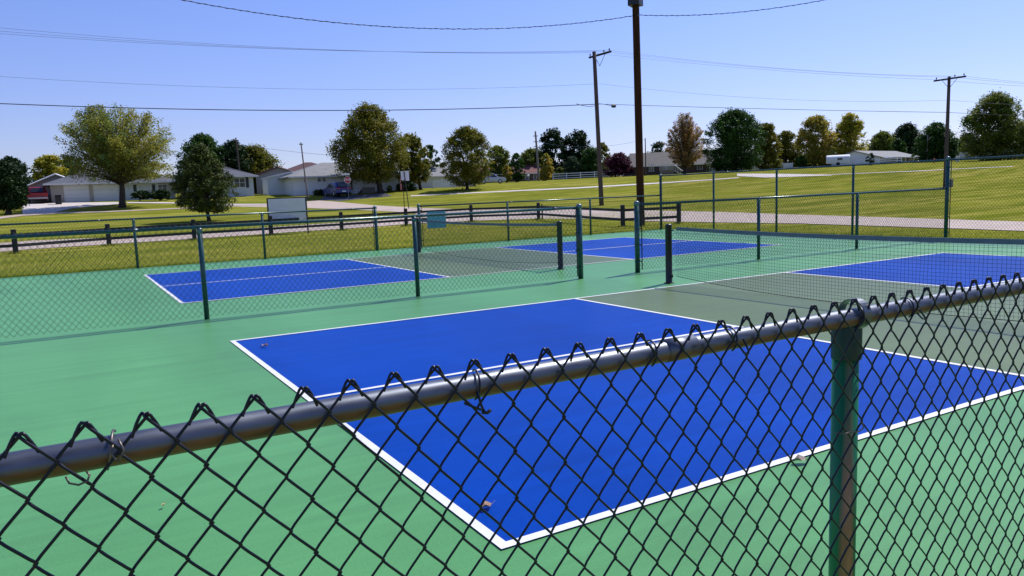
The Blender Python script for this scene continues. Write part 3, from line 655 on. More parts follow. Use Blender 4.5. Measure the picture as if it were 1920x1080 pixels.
z2 = [zat(1100, 109, *P2), zat(1108, 106, *P2), zat(1136, 99, *P2)]
wire('topmost pair of thin wires on the left, its upper wire', armpt(P2, 1.1, 10.95), (P1[0], P1[1], 12.85), .82, .0085, 'wire_pale')
wire('thin wire second from the top on the left of the crossarm pole', armpt(P2, -.45, 10.78), (P1[0], P1[1], 12.57), .81, .0085, 'wire_pale')
wire('thin wire third from the top on the left of the crossarm pole', armpt(P2, -1.05, 10.75), (P1[0], P1[1], 12.35), .79, .0085, 'wire_pale')
wire('single thin wire halfway down the left crossarm pole', P_at(P2, 1122, 157), (P1[0], P1[1], 10.04), .894, .008, 'wire_pale')
wire('thick black cable low across the left sky', P_at(P2, 1124, 195), (P1[0], P1[1], 8.287), .667, .026)
wire('upper thin wire between the two crossarm poles', armpt(P2, 1.1, 10.95), armpt(P3, 1.05, 9.12), .24, .0085, 'wire_pale')
wire('middle thin wire between the two crossarm poles', armpt(P2, -.45, 10.78), armpt(P3, -.4, 9.10), .33, .0085, 'wire_pale')
wire('lower thin wire between the two crossarm poles', armpt(P2, -1.05, 10.75), armpt(P3, -1.1, 9.08), .40, .0085, 'wire_pale')
wire('thin mid-height wire between the two crossarm poles', P_at(P2, 1122, 157), P_at(P3, 1775, 188), .495, .008, 'wire_pale')
wire('cable low across the right sky between the two crossarm poles', P_at(P2, 1124, 195), P_at(P3, 1773, 211), .06, .017)
for s, z, zz, lb in ((1.05, 9.12, 8.9, 'upper'), (-.4, 9.1, 8.75, 'middle'), (-1.1, 9.08, 8.7, 'lower')):
    wire('short %s thin wire leaving the right crossarm pole for the frame edge' % lb, armpt(P3, s, z), (P4[0], P4[1], zz), .7, .0085, 'wire_pale')
wire('single wire leaving the right pole halfway down', P_at(P3, 1775, 188), (P4[0], P4[1], 7.2), .6, .008, 'wire_pale')
wire('lowest cable leaving the right pole for the frame edge', P_at(P3, 1773, 211), (P4[0], P4[1], 6.4), .5, .015)
AT = P_at(BP, 1197, 28)
wire('lashed cable sagging across the top left of the sky to the tall brown pole', AT, (LP_[0], LP_[1], 11.448), 2.143, .011, 'wire', 80, True)
wire('lashed cable rising from the tall brown pole to the top right', AT, (RP_[0], RP_[1], 10.469), 1.425, .010, 'wire', 60, True)
# splice box on the low cable and slack loops
s2 = Vector(P_at(P2, 1146, 198)); dl = Vector((P3[0]-P2[0], P3[1]-P2[1], 0)).normalized(); s2 = Vector(P_at(P2, 1124, 195))+dl*1.05; s2.z -= .12
b = MB(); b.box((0, 0, 0), (.34, .14, .12), bev=.03); b.box((0, 0, -.09), (.26, .12, .08)); o = b.build('splice_box', MT['dark_metal']); o.location = s2; o.rotation_euler[2] = math.atan2(dl.y, dl.x)
tag(o, 'small black splice box hanging from the cable right of the crossarm pole', 'splice box')
A = Vector(P_at(P2, 1124, 195))
b = MB(); b.tube([A-dl*1.7+Vector((0, 0, .03)), A-dl*1.2+Vector((0, 0, -.10)), A-dl*.75+Vector((0, 0, -.17)), A-dl*.35+Vector((0, 0, -.12)), A+Vector((0, 0, .02)), A+dl*.45+Vector((0, 0, -.03)), A+dl*.9+Vector((0, 0, -.12))], .018, 6)
tag(b.build('slack_cable', MT['wire']), 'slack loop of cable drooping beside the crossarm pole', 'cable')
# distant poles
def far_pole(px, pyb, r, pyt, rad, m, label, cross=None, pxt=None):
    s = spot(px, pyb, r); zt = zat(pxt or px, pyt, s.x, s.y); R_, A_ = bearing_frame(s.x, s.y); lean = R_*((pxt or px)-px)*r/F
    root = pole('utility_pole', label, s.x, s.y, zt-s.z, rad, rad*.7, m, (lean.x, lean.y))
    if cross:
        for dz, hw in cross: b = MB(); b.box((lean.x, lean.y, zt-s.z-dz), (hw*2, .12, .14), math.atan2(R_.y, R_.x)+.4); b.build('crossarm', MT[m], root)
    return s, zt
q1 = far_pole(452, 340, 122, 258, .14, 'pole_grey', 'slim pole among the trees behind the left house', [(.4, .35)], 449)
q2 = far_pole(577, 372, 93, 267, .10, 'pole_pale', 'slim pale pole in front of the white shed', [(.2, .2)], 572)
q3 = far_pole(1011, 343, 150, 246, .24, 'pole_pale', 'pale distant pole with stubby crossarms beside the big dark trees', [(.9, .5), (2.0, .45), (2.9, .35)], 1007)
q4 = far_pole(1211, 338, 146, 259, .12, 'pole_grey', 'thin distant pole just right of the tall brown pole')
q5 = far_pole(1738, 312, 150, 253, .13, 'pole_pale', 'thin pale pole in front of the rounded dark tree', None)
wire('faint service wire behind the houses on the left', (q1[0].x, q1[0].y, q1[1]-1), (q2[0].x+30, q2[0].y+6, q2[1]-1.6), 1.0, .02, 'wire_pale', 30)
wire('faint wire between distant poles over the brick house', (q3[0].x, q3[0].y, q3[1]-2), (q4[0].x, q4[0].y, q4[1]-.2), 1.2, .018, 'wire_pale', 30)
# ------------------------------------------------------------------ trees
LM = {}
LM['olive'] = leafmat('olive_leaves', (.045, .09, .008), (.14, .17, .014), (.24, .21, .02), .38)
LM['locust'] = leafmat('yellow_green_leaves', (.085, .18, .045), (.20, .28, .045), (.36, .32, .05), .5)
LM['dark'] = leafmat('dark_green_leaves', (.020, .062, .010), (.055, .13, .015), None, .3)
LM['deep'] = leafmat('deep_green_leaves', (.012, .035, .010), (.035, .075, .018), None, .18)
LM['juniper'] = leafmat('juniper_needles', (.020, .055, .012), (.055, .095, .015), (.10, .12, .02), .2)
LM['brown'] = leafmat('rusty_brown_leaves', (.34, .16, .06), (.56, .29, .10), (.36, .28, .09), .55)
LM['orange'] = leafmat('orange_brown_leaves', (.30, .24, .035), (.62, .36, .06), (.34, .34, .05), .55)
LM['yellow'] = leafmat('yellow_leaves', (.15, .21, .015), (.36, .36, .03), (.55, .46, .05), .5)
LM['purple'] = leafmat('purple_leaves', (.05, .010, .028), (.11, .024, .048), None, .35)
LM['green'] = leafmat('fresh_green_leaves', (.04, .10, .015), (.10, .18, .02), (.20, .22, .03), .45)
LM['blue'] = leafmat('bluish_far_leaves', (.03, .06, .03), (.06, .10, .045), None, .3)
PROF = {
 'spire': [(0, .55), (.1, .9), (.25, 1), (.45, .9), (.6, .72), (.75, .5), (.88, .28), (1, .06)],
 'brownish': [(0, .8), (.15, 1), (.4, 1), (.65, .8), (.85, .5), (1, .25)],
 'vase': [(0, .50), (.12, .85), (.3, 1), (.6, .97), (.8, .84), (.93, .6), (1, .3)],
 'oval': [(0, .5), (.12, .85), (.35, 1), (.6, .92), (.8, .66), (.93, .36), (1, .08)],
 'round': [(0, .68), (.12, .92), (.35, 1), (.62, .95), (.83, .7), (.95, .38), (1, .1)],
 'cone': [(0, .6), (.1, .95), (.25, 1), (.5, .78), (.75, .45), (.92, .2), (1, .05)],
 'column': [(0, .75), (.3, 1), (.6, .95), (.8, .75), (.93, .45), (1, .1)],
 'dome': [(0, .85), (.15, 1), (.4, .97), (.65, .8), (.85, .5), (1, .1)],
 'maple': [(0, .45), (.08, .82), (.25, 1), (.45, .96), (.6, .80), (.75, .62), (.9, .35), (1, .06)],
}
def leaf_quads(P, size, rg, up=.5, aspect=1.):
    n = len(P); N_ = rg.normal(size=(n, 3)); N_[:, 2] = np.abs(N_[:, 2])+up; N_ /= np.linalg.norm(N_, axis=1)[:, None]
    T = rg.normal(size=(n, 3)); T -= N_*(T*N_).sum(1)[:, None]; T /= np.linalg.norm(T, axis=1)[:, None]; B = np.cross(N_, T)
    s = size*rg.uniform(.55, 1.25, n)[:, None]; T = T*s*.5*aspect; B = B*s*.33
    V = np.stack([P-T, P-B*1.0, P+T, P+B], 1).reshape(-1, 3); return V, np.arange(4*n).reshape(-1, 4)
def tree(name, label, base, r, x0, x1, yt, yb, m, prof='oval', n=9000, ncl=90, leaf=None, seed=1, trunk=.22, cat='tree', group=None, style='clump', fork=.25, clr=.2, limbs=12, notrunk=False):
    """base = (px,py) of the trunk foot; x0..x1, yt..yb the crown's extent as sighted; r = distance in metres"""
    rg = np.random.default_rng(seed); s = spot(base[0], base[1], r); R_, A_ = bearing_frame(s.x, s.y); cx = (x0+x1)/2; cy = (yt+yb)/2
    a = spotxy(x0, cy, r); b_ = spotxy(x1, cy, r); W = math.hypot(a[0]-b_[0], a[1]-b_[1])/2
    c = spotxy(cx, cy, r); off = (Vector((c[0]-s.x, c[1]-s.y, 0))).dot(R_)
    zt = zat(cx, yt, s.x, s.y)-s.z; zb = max(zat(cx, yb, s.x, s.y)-s.z, .05); Hc = zt-zb
    root = empty(name, s, label, cat, group, math.atan2(R_.y, R_.x))     # local x = to the right, local y = away
    leaf = leaf or max(.16, r*.0026)
    if r > 120 and clr == .2: clr = .26
    pf = PROF[prof]; pt = [p[0] for p in pf]; pw = [p[1] for p in pf]
    Dp = min(W, max(Hc, W*.7))*.9
    trunk_top = Vector((off*.15, 0, zb+Hc*fork))
    if style == 'fan':      # vase-shaped: foliage rides on long rising limbs
        K = ncl; P = []; TT = []; b = MB()
        fork0 = Vector((0, 0, zb+.3))
        for k in range(K):
            th = rg.uniform(0, 2*PI); el = rg.uniform(0, 1)**.75; tz = .10+.90*el; ww = np.interp(tz, pt, pw)*rg.uniform(.75, 1.03) if rg.random() > .25 else np.interp(tz, pt, pw)*rg.uniform(.2, .8)
            end = Vector((off+W*ww*math.cos(th), Dp*ww*math.sin(th), zb+Hc*tz)); mid = fork0.lerp(end, .5)+Vector((0, 0, Hc*.07)); mid.x *= .82; mid.y *= .82
            pts = []
            for t in np.linspace(0, 1, 7): pts.append(fork0*(1-t)**2+mid*2*t*(1-t)+end*t*t)
            if k < limbs: b.tube(pts, [max(.018, trunk*.26*(1-t)**1.2+.014) for t in np.linspace(0, 1, 7)], 5)
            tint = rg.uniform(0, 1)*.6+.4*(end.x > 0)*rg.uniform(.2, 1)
            m_ = int(n/K); t = rg.beta(2.2, 1.1, m_)*.8+.25; t = t.clip(.15, 1.02)
            f0 = np.array(fork0); f1 = np.array(mid); f2 = np.array(end); Q = f0*((1-t)**2)[:, None]+f1*(2*t*(1-t))[:, None]+f2*(t*t)[:, None]
            sp = (.035+.055*np.sin(PI*t.clip(0, 1)))*W; Q = Q+rg.normal(size=Q.shape)*sp[:, None]*np.array([1, 1, .75]); P.append(Q); TT.append(np.clip(tint+rg.normal(0, .12, m_), 0, 1))
        P = np.concatenate(P); TT = np.concatenate(TT)
    else:
        P = []; TT = []; CC = []; ncl = int(ncl*1.7); n = int(n*2.0)
        for k in range(ncl):
            tz = rg.uniform(.0, .97); th = rg.uniform(0, 2*PI); rho = rg.uniform(0, 1)**.5; ww = np.interp(tz, pt, pw)
            rc = W*clr*rg.uniform(.65, 1.3)*1.05; lim = max(ww*W*1.06-rc*.42, ww*W*.4)
            cc = np.array([off+lim*rho*math.cos(th)*rg.uniform(.9, 1.1), Dp/W*lim*rho*math.sin(th), zb+Hc*tz]); cc[2] = min(cc[2], zt-rc*.6)
            m_ = int(n/ncl*rg.uniform(.6, 1.4)); u = rg.normal(size=(m_, 3)); u /= np.linalg.norm(u, axis=1)[:, None]
            rad = rc*(rg.uniform(0, 1, m_)**.45)*(1+.18*rg.normal(size=m_)); Q = cc+u*rad[:, None]*np.array([1, 1, .8]); P.append(Q); CC.append(cc)
            TT.append(np.clip(rg.uniform(0, 1)*.75+.1+rg.normal(0, .12, m_), 0, 1))
        # a few ragged sprays outside the envelope break the outline
        for k in range(int(ncl*.5)):
            tz = rg.uniform(.05, 1.); th = rg.uniform(0, 2*PI); ww = np.interp(tz, pt, pw)*1.03; m_ = int(n/ncl*.16)+2
            cc = np.array([off+ww*W*math.cos(th), Dp*ww*math.sin(th), zb+Hc*tz]); d = cc-np.array([off, 0, zb+Hc*.4]); d /= np.linalg.norm(d)
            Q = cc+d*rg.normal(0, .05*W, m_)[:, None]+rg.normal(size=(m_, 3))*W*.028; P.append(Q); TT.append(np.full(m_, rg.uniform(.2, 1)))
        P = np.concatenate(P); TT = np.concatenate(TT); b = MB(); lim_c = CC
        for k in range(min(limbs, len(CC))):
            cc = Vector(CC[k]); st = Vector((0, 0, zb*.75)).lerp(trunk_top, rg.uniform(0, 1)); mid = st.lerp(cc, .5)+Vector((0, 0, -.05*Hc))
            b.tube([st, mid, cc], [trunk*.4, trunk*.25, trunk*.08], 5)
    keep = P[:, 2] > .05; P = P[keep]; TT = TT[keep]
    if not notrunk:
        n_ = 7; tp = [Vector((0, 0, -.15)).lerp(trunk_top, t)+Vector((math.sin(t*5+seed)*trunk*.25, 0, 0)) for t in np.linspace(0, 1, n_)]
        b.tube(tp, [trunk*(1.35 if i == 0 else 1-.5*i/(n_-1)) for i in range(n_)], 9); b.build('trunk', MT['bark'], root, True)
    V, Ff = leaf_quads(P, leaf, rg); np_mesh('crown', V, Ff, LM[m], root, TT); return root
# foreground-most trees of the park and gardens
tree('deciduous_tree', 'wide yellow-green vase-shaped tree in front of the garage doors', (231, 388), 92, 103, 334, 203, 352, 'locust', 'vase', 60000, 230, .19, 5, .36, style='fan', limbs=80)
tree('juniper_tree', 'dark bushy evergreen leaning beside the fence left of the white board', (391, 412), 55, 319, 443, 274, 397, 'juniper', 'spire', 22000, 150, .12, 8, .14, clr=.17, limbs=20)
tree('deciduous_tree', 'large olive round tree behind the stop sign', (714, 362), 98, 621, 765, 198, 334, 'olive', 'maple', 22000, 150, .25, 3, .38, clr=.21)
tree('deciduous_tree', 'smaller olive tree leaning against the right side of the large one', (788, 358), 103, 735, 806, 250, 345, 'olive', 'oval', 9000, 70, .25, 14, .22)
tree('deciduous_tree', 'narrow dark green tree between the two olive trees', (806, 356), 112, 780, 826, 272, 345, 'dark', 'column', 5000, 40, .25, 15, .18)
tree('deciduous_tree', 'neat oval olive tree on the lawn left of the silver car', (877, 356), 98, 826, 924, 238, 345, 'olive', 'oval', 13000, 100, .22, 4, .22, clr=.2)
tree('hedge_tree', 'dense dark arborvitae at the far left edge of the lawn', (14, 389), 88, -30, 50, 303, 388, 'deep', 'column', 16000, 70, .2, 6, .3, clr=.34, limbs=4)
tree('deciduous_tree', 'black-green tree behind the arborvitae at the left edge', (30, 375), 130, -20, 62, 296, 372, 'deep', 'round', 7000, 60, .33, 17, .3)
tree('deciduous_tree', 'yellow-brown rounded tree above the beige garage gable', (92, 368), 135, 62, 127, 292, 350, 'yellow', 'round', 6500, 60, .33, 18, .3)
tree('deciduous_tree', 'green tree behind the garage roof, left of the wide tree', (132, 368), 140, 108, 160, 294, 350, 'dark', 'round', 5000, 50, .33, 19, .3)
tree('deciduous_tree', 'tall dark green tree rising behind the juniper', (388, 360), 128, 332, 428, 253, 350, 'dark', 'oval', 11000, 90, .33, 20, .35)
tree('deciduous_tree', 'dark tree beside the slim pole behind the left house', (435, 358), 128, 398, 478, 264, 345, 'deep', 'dome', 9000, 70, .33, 21, .3)
tree('deciduous_tree', 'low olive tree sloping down right behind the hipped grey roof', (480, 356), 130, 430, 526, 274, 345, 'olive', 'dome', 9000, 80, .33, 22, .3)
tree('deciduous_tree', 'mid green tree behind the roofs right of the oval olive tree', (932, 345), 160, 908, 958, 274, 335, 'green', 'round', 4500, 45, .4, 23, .3)
tree('deciduous_tree', 'dark narrow garden tree in front of the red-brown roof', (968, 342), 145, 954, 984, 288, 340, 'dark', 'oval', 3500, 36, .32, 24, .2)
tree('deciduous_tree', 'small yellow-brown tree against the red-brown roof', (950, 342), 142, 941, 960, 310, 339, 'orange', 'oval', 2200, 24, .3, 25, .14)
tree('deciduous_tree', 'green tree between the brick house roof and pale pole', (992, 342), 165, 972, 1022, 278, 330, 'green', 'round', 4500, 45, .4, 26, .3)
tree('deciduous_tree', 'small rust-tinged tree just right of the pale distant pole', (1023, 342), 146, 1011, 1038, 288, 339, 'orange', 'oval', 2600, 30, .3, 27, .18)
tree('deciduous_tree', 'big blackish green tree right of the pale distant pole', (1035, 340), 168, 1009, 1062, 240, 335, 'deep', 'round', 8000, 60, .4, 28, .4)
tree('deciduous_tree', 'broad blackish green tree left of the crossarm pole', (1085, 340), 170, 1050, 1114, 245, 335, 'deep', 'round', 9000, 70, .4, 29, .4)
tree('deciduous_tree', 'rounded green tree in front of the broad blackish tree', (1103, 340), 160, 1085, 1130, 278, 336, 'dark', 'round', 4500, 40, .36, 30, .25)
tree('deciduous_tree', 'yellow-olive tree right behind the crossarm pole', (1132, 340), 164, 1112, 1148, 268, 336, 'olive', 'oval', 4500, 40, .36, 31, .25)
tree('garden_shrub', 'pale grey-green rounded shrub behind the white rail fence', (1070, 341), 158, 1056, 1090, 295, 338, 'blue', 'round', 3600, 36, .32, 32, .2, cat='shrub')
tree('garden_shrub', 'low green shrub at the left end of the white rail fence', (1050, 341), 159, 1038, 1062, 314, 338, 'green', 'dome', 2000, 24, .3, 33, .15, cat='shrub')
tree('garden_shrub', 'small yellow-green bush peeping over the white rail fence', (1112, 338), 160, 1099, 1122, 320, 335, 'green', 'dome', 1500, 20, .3, 34, .12, cat='shrub')
tree('ornamental_tree', 'low purple-leaved tree in front of the white fence', (1154, 341), 150, 1131, 1188, 288, 328, 'purple', 'dome', 6500, 60, .3, 35, .17)
tree('deciduous_tree', 'dark trees far behind, left of the dark brick house roof', (1240, 330), 195, 1213, 1262, 267, 325, 'blue', 'round', 3500, 40, .45, 36, .3)
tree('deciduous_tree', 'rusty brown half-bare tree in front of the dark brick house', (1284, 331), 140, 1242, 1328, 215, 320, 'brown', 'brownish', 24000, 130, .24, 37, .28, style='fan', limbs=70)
tree('deciduous_tree', 'large dense dark green tree over the bright driveway', (1377, 328), 138, 1321, 1432, 208, 316, 'dark', 'round', 19000, 130, .3, 38, .42, clr=.22)
tree('deciduous_tree', 'green-olive tree merging with the right of the dense dark tree', (1436, 325), 146, 1408, 1464, 232, 322, 'olive', 'round', 7000, 60, .32, 39, .3)
tree('deciduous_tree', 'soft olive tree with a thin crown above the small beige roof', (1474, 322), 168, 1448, 1502, 246, 316, 'olive', 'round', 5500, 50, .38, 40, .3)
tree('deciduous_tree', 'orange-brown tree left of the yellow one', (1528, 316), 158, 1494, 1566, 218, 308, 'orange', 'round', 10500, 80, .32, 41, .35)
tree('deciduous_tree', 'yellow-green round tree behind the rounded white trailer', (1592, 315), 162, 1560, 1627, 213, 306, 'yellow', 'oval', 10000, 80, .32, 42, .35)
tree('deciduous_tree', 'light green trees behind the white ranch house roof', (1652, 312), 185, 1624, 1684, 248, 300, 'green', 'dome', 6000, 60, .4, 43, .35)
tree('deciduous_tree', 'broad dark tree farther behind the white ranch house roof', (1700, 312), 205, 1662, 1738, 233, 300, 'deep', 'dome', 8000, 70, .45, 44, .45)
tree('deciduous_tree', 'rounded dark tree just left of the right crossarm pole', (1757, 311), 152, 1713, 1796, 232, 304, 'dark', 'dome', 10500, 80, .32, 45, .4)
tree('deciduous_tree', 'tall loose green tree at the right edge of the frame', (1868, 309), 142, 1806, 1925, 176, 303, 'green', 'round', 17000, 110, .3, 46, .45, clr=.2)
tree('deciduous_tree', 'second tall green tree beyond the right edge of the frame', (1950, 307), 145, 1900, 2010, 200, 303, 'green', 'round', 9000, 80, .33, 47, .4)
tree('deciduous_tree', 'distant bluish tree left of the tall tree at the right edge', (1812, 310), 200, 1794, 1832, 250, 300, 'blue', 'round', 3000, 36, .45, 48, .3)
tree('deciduous_tree', 'slender sapling in front of the white gable wall', (1632, 318), 140, 1624, 1642, 287, 309, 'blue', 'oval', 500, 14, .28, 49, .05)
tree('garden_shrub', 'mixed green bushes below the small beige roof', (1448, 320), 152, 1430, 1474, 300, 318, 'olive', 'dome', 3000, 34, .3, 50, .1, cat='shrub')
tree('garden_shrub', 'dark bush right of the small beige roof', (1503, 319), 152, 1490, 1514, 292, 315, 'dark', 'round', 2400, 26, .3, 51, .1, cat='shrub')
tree('garden_shrub', 'dark clipped bushes under the windows behind the wide tree', (262, 372), 99, 246, 283, 358, 371, 'deep', 'dome', 3000, 30, .2, 52, .08, cat='shrub')
tree('garden_shrub', 'dark clipped bushes left of the juniper', (300, 372), 99, 280, 322, 357, 371, 'deep', 'dome', 3000, 30, .2, 53, .08, cat='shrub')
tree('garden_shrub', 'dark bushes beside the porch under the large olive tree', (762, 358), 100, 742, 782, 341, 357, 'deep', 'dome', 3000, 30, .22, 54, .08, cat='shrub')
tree('garden_shrub', 'small bright yellow-green bush by the white house wall', (729, 359), 99, 724, 736, 348, 358, 'green', 'dome', 900, 14, .16, 55, .05, cat='shrub')
tree('garden_shrub', 'low dark bushes at the corner of the white house by the blue car', (598, 366), 98, 585, 616, 356, 366, 'deep', 'dome', 1500, 20, .2, 56, .05, cat='shrub')
for k, (x0, x1, yt, yb, m_, lb) in enumerate(((1398, 1432, 292, 321, 'dark', 'dark thicket right of the large dense tree'), (1425, 1462, 284, 320, 'green', 'green bushes below the green-olive tree'),
        (1506, 1532, 286, 317, 'deep', 'dark undergrowth below the left side of the orange-brown tree'), (1534, 1560, 290, 316, 'dark', 'green undergrowth left of the rounded trailer'),
        (1668, 1700, 262, 292, 'dark', 'dark bush showing just above the ranch house roof'), (1718, 1742, 275, 311, 'deep', 'dark thicket at the foot of the rounded dark tree'),
        (1776, 1800, 270, 306, 'dark', 'dark undergrowth right of the right crossarm pole'), (1826, 1862, 272, 304, 'deep', 'dark undergrowth beneath the tall tree at the right edge'),
        (1126, 1150, 300, 337, 'olive', 'olive bush just right of the crossarm pole foot line'), (1056, 1090, 282, 322, 'deep', 'dark tree mass behind the pale grey-green shrub'),
        (1014, 1036, 300, 338, 'deep', 'dark bush at the foot of the big blackish tree'), (984, 1004, 300, 326, 'dark', 'dark shrub above the red-brown roof'),
        (372, 412, 300, 345, 'deep', 'dark lower foliage behind the juniper top'), (424, 452, 290, 345, 'dark', 'green lower foliage behind the hipped roof ridge'), (452, 500, 296, 345, 'olive', 'olive lower foliage behind the hipped roof'))):
    tree('garden_shrub', lb, ((x0+x1)/2, yb+2), 172 if x0 > 900 else 132, x0, x1, yt, yb, m_, 'dome', 2600, 30, .38, 80+k, .12, cat='shrub')
# distant wood closing the horizon
def woodland(name, label, pxs, r, hpx, m, seed):
    rg = np.random.default_rng(seed); P = []; TT = []
    for px in pxs:
        for k in range(5):
            p_ = px+rg.uniform(-14, 14); rr = r*rg.uniform(.97, 1.05); s = spot(p_, 320, rr); h = hpx*rg.uniform(.65, 1.1)*rr/F
            m_ = 260; u = rg.normal(size=(m_, 3)); u /= np.linalg.norm(u, axis=1)[:, None]; rad = h*.42*rg.uniform(.3, 1, m_)**.4
            P.append(np.array([s.x, s.y, s.z+h*.52])+u*rad[:, None]*np.array([1.2, 1.2, 1.15])); TT.append(np.full(m_, rg.uniform(0, 1)))
    P = np.concatenate(P); V, Ff = leaf_quads(P, r*.0032, rg); tag(np_mesh(name, V, Ff, LM[m], None, np.concatenate(TT)), label, 'woodland', kind='stuff')
woodland('woodland', 'far dark woodland along the horizon behind the houses', list(range(-60, 1980, 24)), 235, 40, 'deep', 61)
# ------------------------------------------------------------------ houses
WALLM = {'beige': siding('beige_siding', (.44, .41, .37)), 'white': siding('white_siding', (.74, .76, .78)), 'grey': siding('grey_beige_siding', (.33, .31, .29)),
         'bluewhite': siding('pale_blue_siding', (.58, .64, .69)), 'brick': bricks('dark_brick', (.045, .03, .028), (.06, .035, .03)), 'redbrick': bricks('red_brick', (.14, .06, .04), (.10, .045, .03)),
         'red': mat('barn_red_paint', (.32, .025, .02), (.22, .02, .018), 2, .7)}
ROOFM = {'grey': shingle('grey_shingles', (.105, .11, .135), (.075, .08, .10)), 'maroon': shingle('maroon_shingles', (.085, .032, .032), (.06, .025, .028)), 'pale': shingle('pale_grey_shingles', (.24, .245, .24), (.18, .185, .185)),
         'redbrown': shingle('red_brown_shingles', (.17, .055, .05), (.12, .045, .04)), 'brown': shingle('brown_grey_shingles', (.13, .12, .11), (.10, .09, .085)), 'white': mat('white_metal_roof', (.7, .72, .74), None, 2, .4)}
MT['garage_door'] = siding('white_garage_door', (.78, .81, .85)); MT['shutter'] = mat('dark_shutters', (.03, .035, .05), None, 4, .6); MT['trim_maroon'] = mat('maroon_trim', (.07, .018, .03), None, 4, .5)
class House:
    def __init__(s, name, label, pxa, pxb, ra, rb, py, wall, roofm, eave, ridge, depth=9., style='gable', over=.45, cat='house', hipl=None, hipr=None, trim='white_paint', flip=False):
        a = spot(pxa, py, ra); b = spot(pxb, py, rb); d = Vector((b.x-a.x, b.y-a.y, 0)); s.W = d.length; s.ang = math.atan2(d.y, d.x); z = min(a.z, b.z)-.15
        s.o = Vector((a.x, a.y, z)); s.ux = d/s.W; s.uy = Vector((-s.ux.y, s.ux.x, 0)); s.root = empty(name, s.o, label, cat, None, s.ang)
        s.D = depth; W = s.W
        mid = (a+b)/2
        e = s.e = zat((pxa+pxb)/2, eave, mid.x, mid.y)-z; rz = s.rz = zat((pxa+pxb)/2, ridge, mid.x, mid.y)-z
        if style != 'gable_front':      # the ridge stands half the depth behind the front
            back = mid+s.uy*depth/2; rz = s.rz = zat((pxa+pxb)/2, ridge, back.x, back.y)-z
        D = depth; bm = MB(); wv = [(0, 0), (W, 0), (W, D), (0, D)]
        for i in range(4): p, q_ = wv[i], wv[(i+1) % 4]; bm.quad((*p, -.3), (*q_, -.3), (*q_, e), (*p, e))
        rm = MB(); o_ = over; t = .14
        def slab(pts):
            n = len(rm.v); k = len(pts); rm.v += [tuple(p) for p in pts]+[(p[0], p[1], p[2]-t) for p in pts]; rm.f.append(tuple(range(n, n+k))); rm.f.append(tuple(range(n+2*k-1, n+k-1, -1)))
            for i in range(k): j = (i+1) % k; rm.f.append((n+i, n+k+i, n+k+j, n+j))
        if style == 'gable':
            sl = (rz-e)/(D/2); lo = e-sl*o_; tt = .10
            bm.quad((0, 0, e), (0, D, e), (0, D/2, rz)); bm.quad((W, 0, e), (W, D/2, rz), (W, D, e))
            slab([(-o_, -o_, lo+tt), (W+o_, -o_, lo+tt), (W+o_, D/2, rz+tt), (-o_, D/2, rz+tt)]); slab([(W+o_, D+o_, lo+tt), (-o_, D+o_, lo+tt), (-o_, D/2+.002, rz+tt), (W+o_, D/2+.002, rz+tt)])
        elif style == 'gable_front':
            sl = (rz-e)/(W/2); lo = e-sl*o_; tt = .10
            bm.quad((0, 0, e), (W/2, 0, rz), (W, 0, e)); bm.quad((0, D, e), (W, D, e), (W/2, D, rz))
            slab([(-o_, -o_, lo+tt), (W/2, -o_, rz+tt), (W/2, D+o_, rz+tt), (-o_, D+o_, lo+tt)]); slab([(W+o_, D+o_, lo+tt), (W/2+.002, D+o_, rz+tt), (W/2+.002, -o_, rz+tt), (W+o_, -o_, lo+tt)])
        elif style == 'hip':
            hl = D/2 if hipl is None else hipl; hr = D/2 if hipr is None else hipr; lo = e-.08
            A_, B_, C_, D_ = (-o_, -o_, lo), (W+o_, -o_, lo), (W+o_, D+o_, lo), (-o_, D+o_, lo); r1, r2 = (hl, D/2, rz), (W-hr, D/2, rz)
            n = len(rm.v); rm.v += [A_, B_, C_, D_, r1, r2]+[(p[0], p[1], p[2]-.16) for p in (A_, B_, C_, D_)]
            rm.f += [(n, n+1, n+5, n+4), (n+1, n+2, n+5), (n+2, n+3, n+4, n+5), (n+3, n, n+4), (n, n+6, n+7, n+1), (n+1, n+7, n+8, n+2), (n+2, n+8, n+9, n+3), (n+3, n+9, n+6, n), (n+9, n+8, n+7, n+6)]
        elif style == 'shed':    # single slope rising to the right
            slab([(-o_, -o_, e+.05), (W+o_, -o_, rz+.05), (W+o_, D+o_, rz+.05), (-o_, D+o_, e+.05)]); bm.quad((0, 0, e), (W, 0, e), (W, 0, rz)); bm.quad((0, D, e), (W, D, rz), (W, D, e)); bm.quad((W, 0, e), (W, D, e), (W, D, rz), (W, 0, rz))
        s.wall = bm.build('wall', WALLM[wall], s.root); s.roof = rm.build('roof', ROOFM[roofm], s.root)
        if style == 'gable_front' or style == 'shed' or style == 'gable':
            f = MB()
            if style == 'gable_front':
                for x0_, x1_ in ((-o_, W/2), (W+o_, W/2)): f.tube([(x0_, -o_-.03, lo-.02), (x1_, -o_-.03, rz-.02)], .09, 4)
            else: f.box((W/2, -o_-.04, (lo if style == 'gable' else (e+rz)/2)+.02), (W+2*o_, .05, .16), ry=0 if style == 'gable' else -math.atan2(rz-e, W))
            f.build('fascia', MT[trim], s.roof)
        else:
            f = MB(); f.box((W/2, -o_-.04, lo-.07), (W+2*o_, .05, .18)); f.build('fascia', MT[trim], s.roof)
    def uv(s, px, py):          # sighted point on the front wall -> local x, z
        d = ray(px, py); nrm = s.uy; t = ((s.o-Vector(CAMP)).dot(nrm))/Vector(d).dot(nrm); p = Vector(CAMP)+Vector(d)*t-s.o; return p.dot(s.ux), p.z
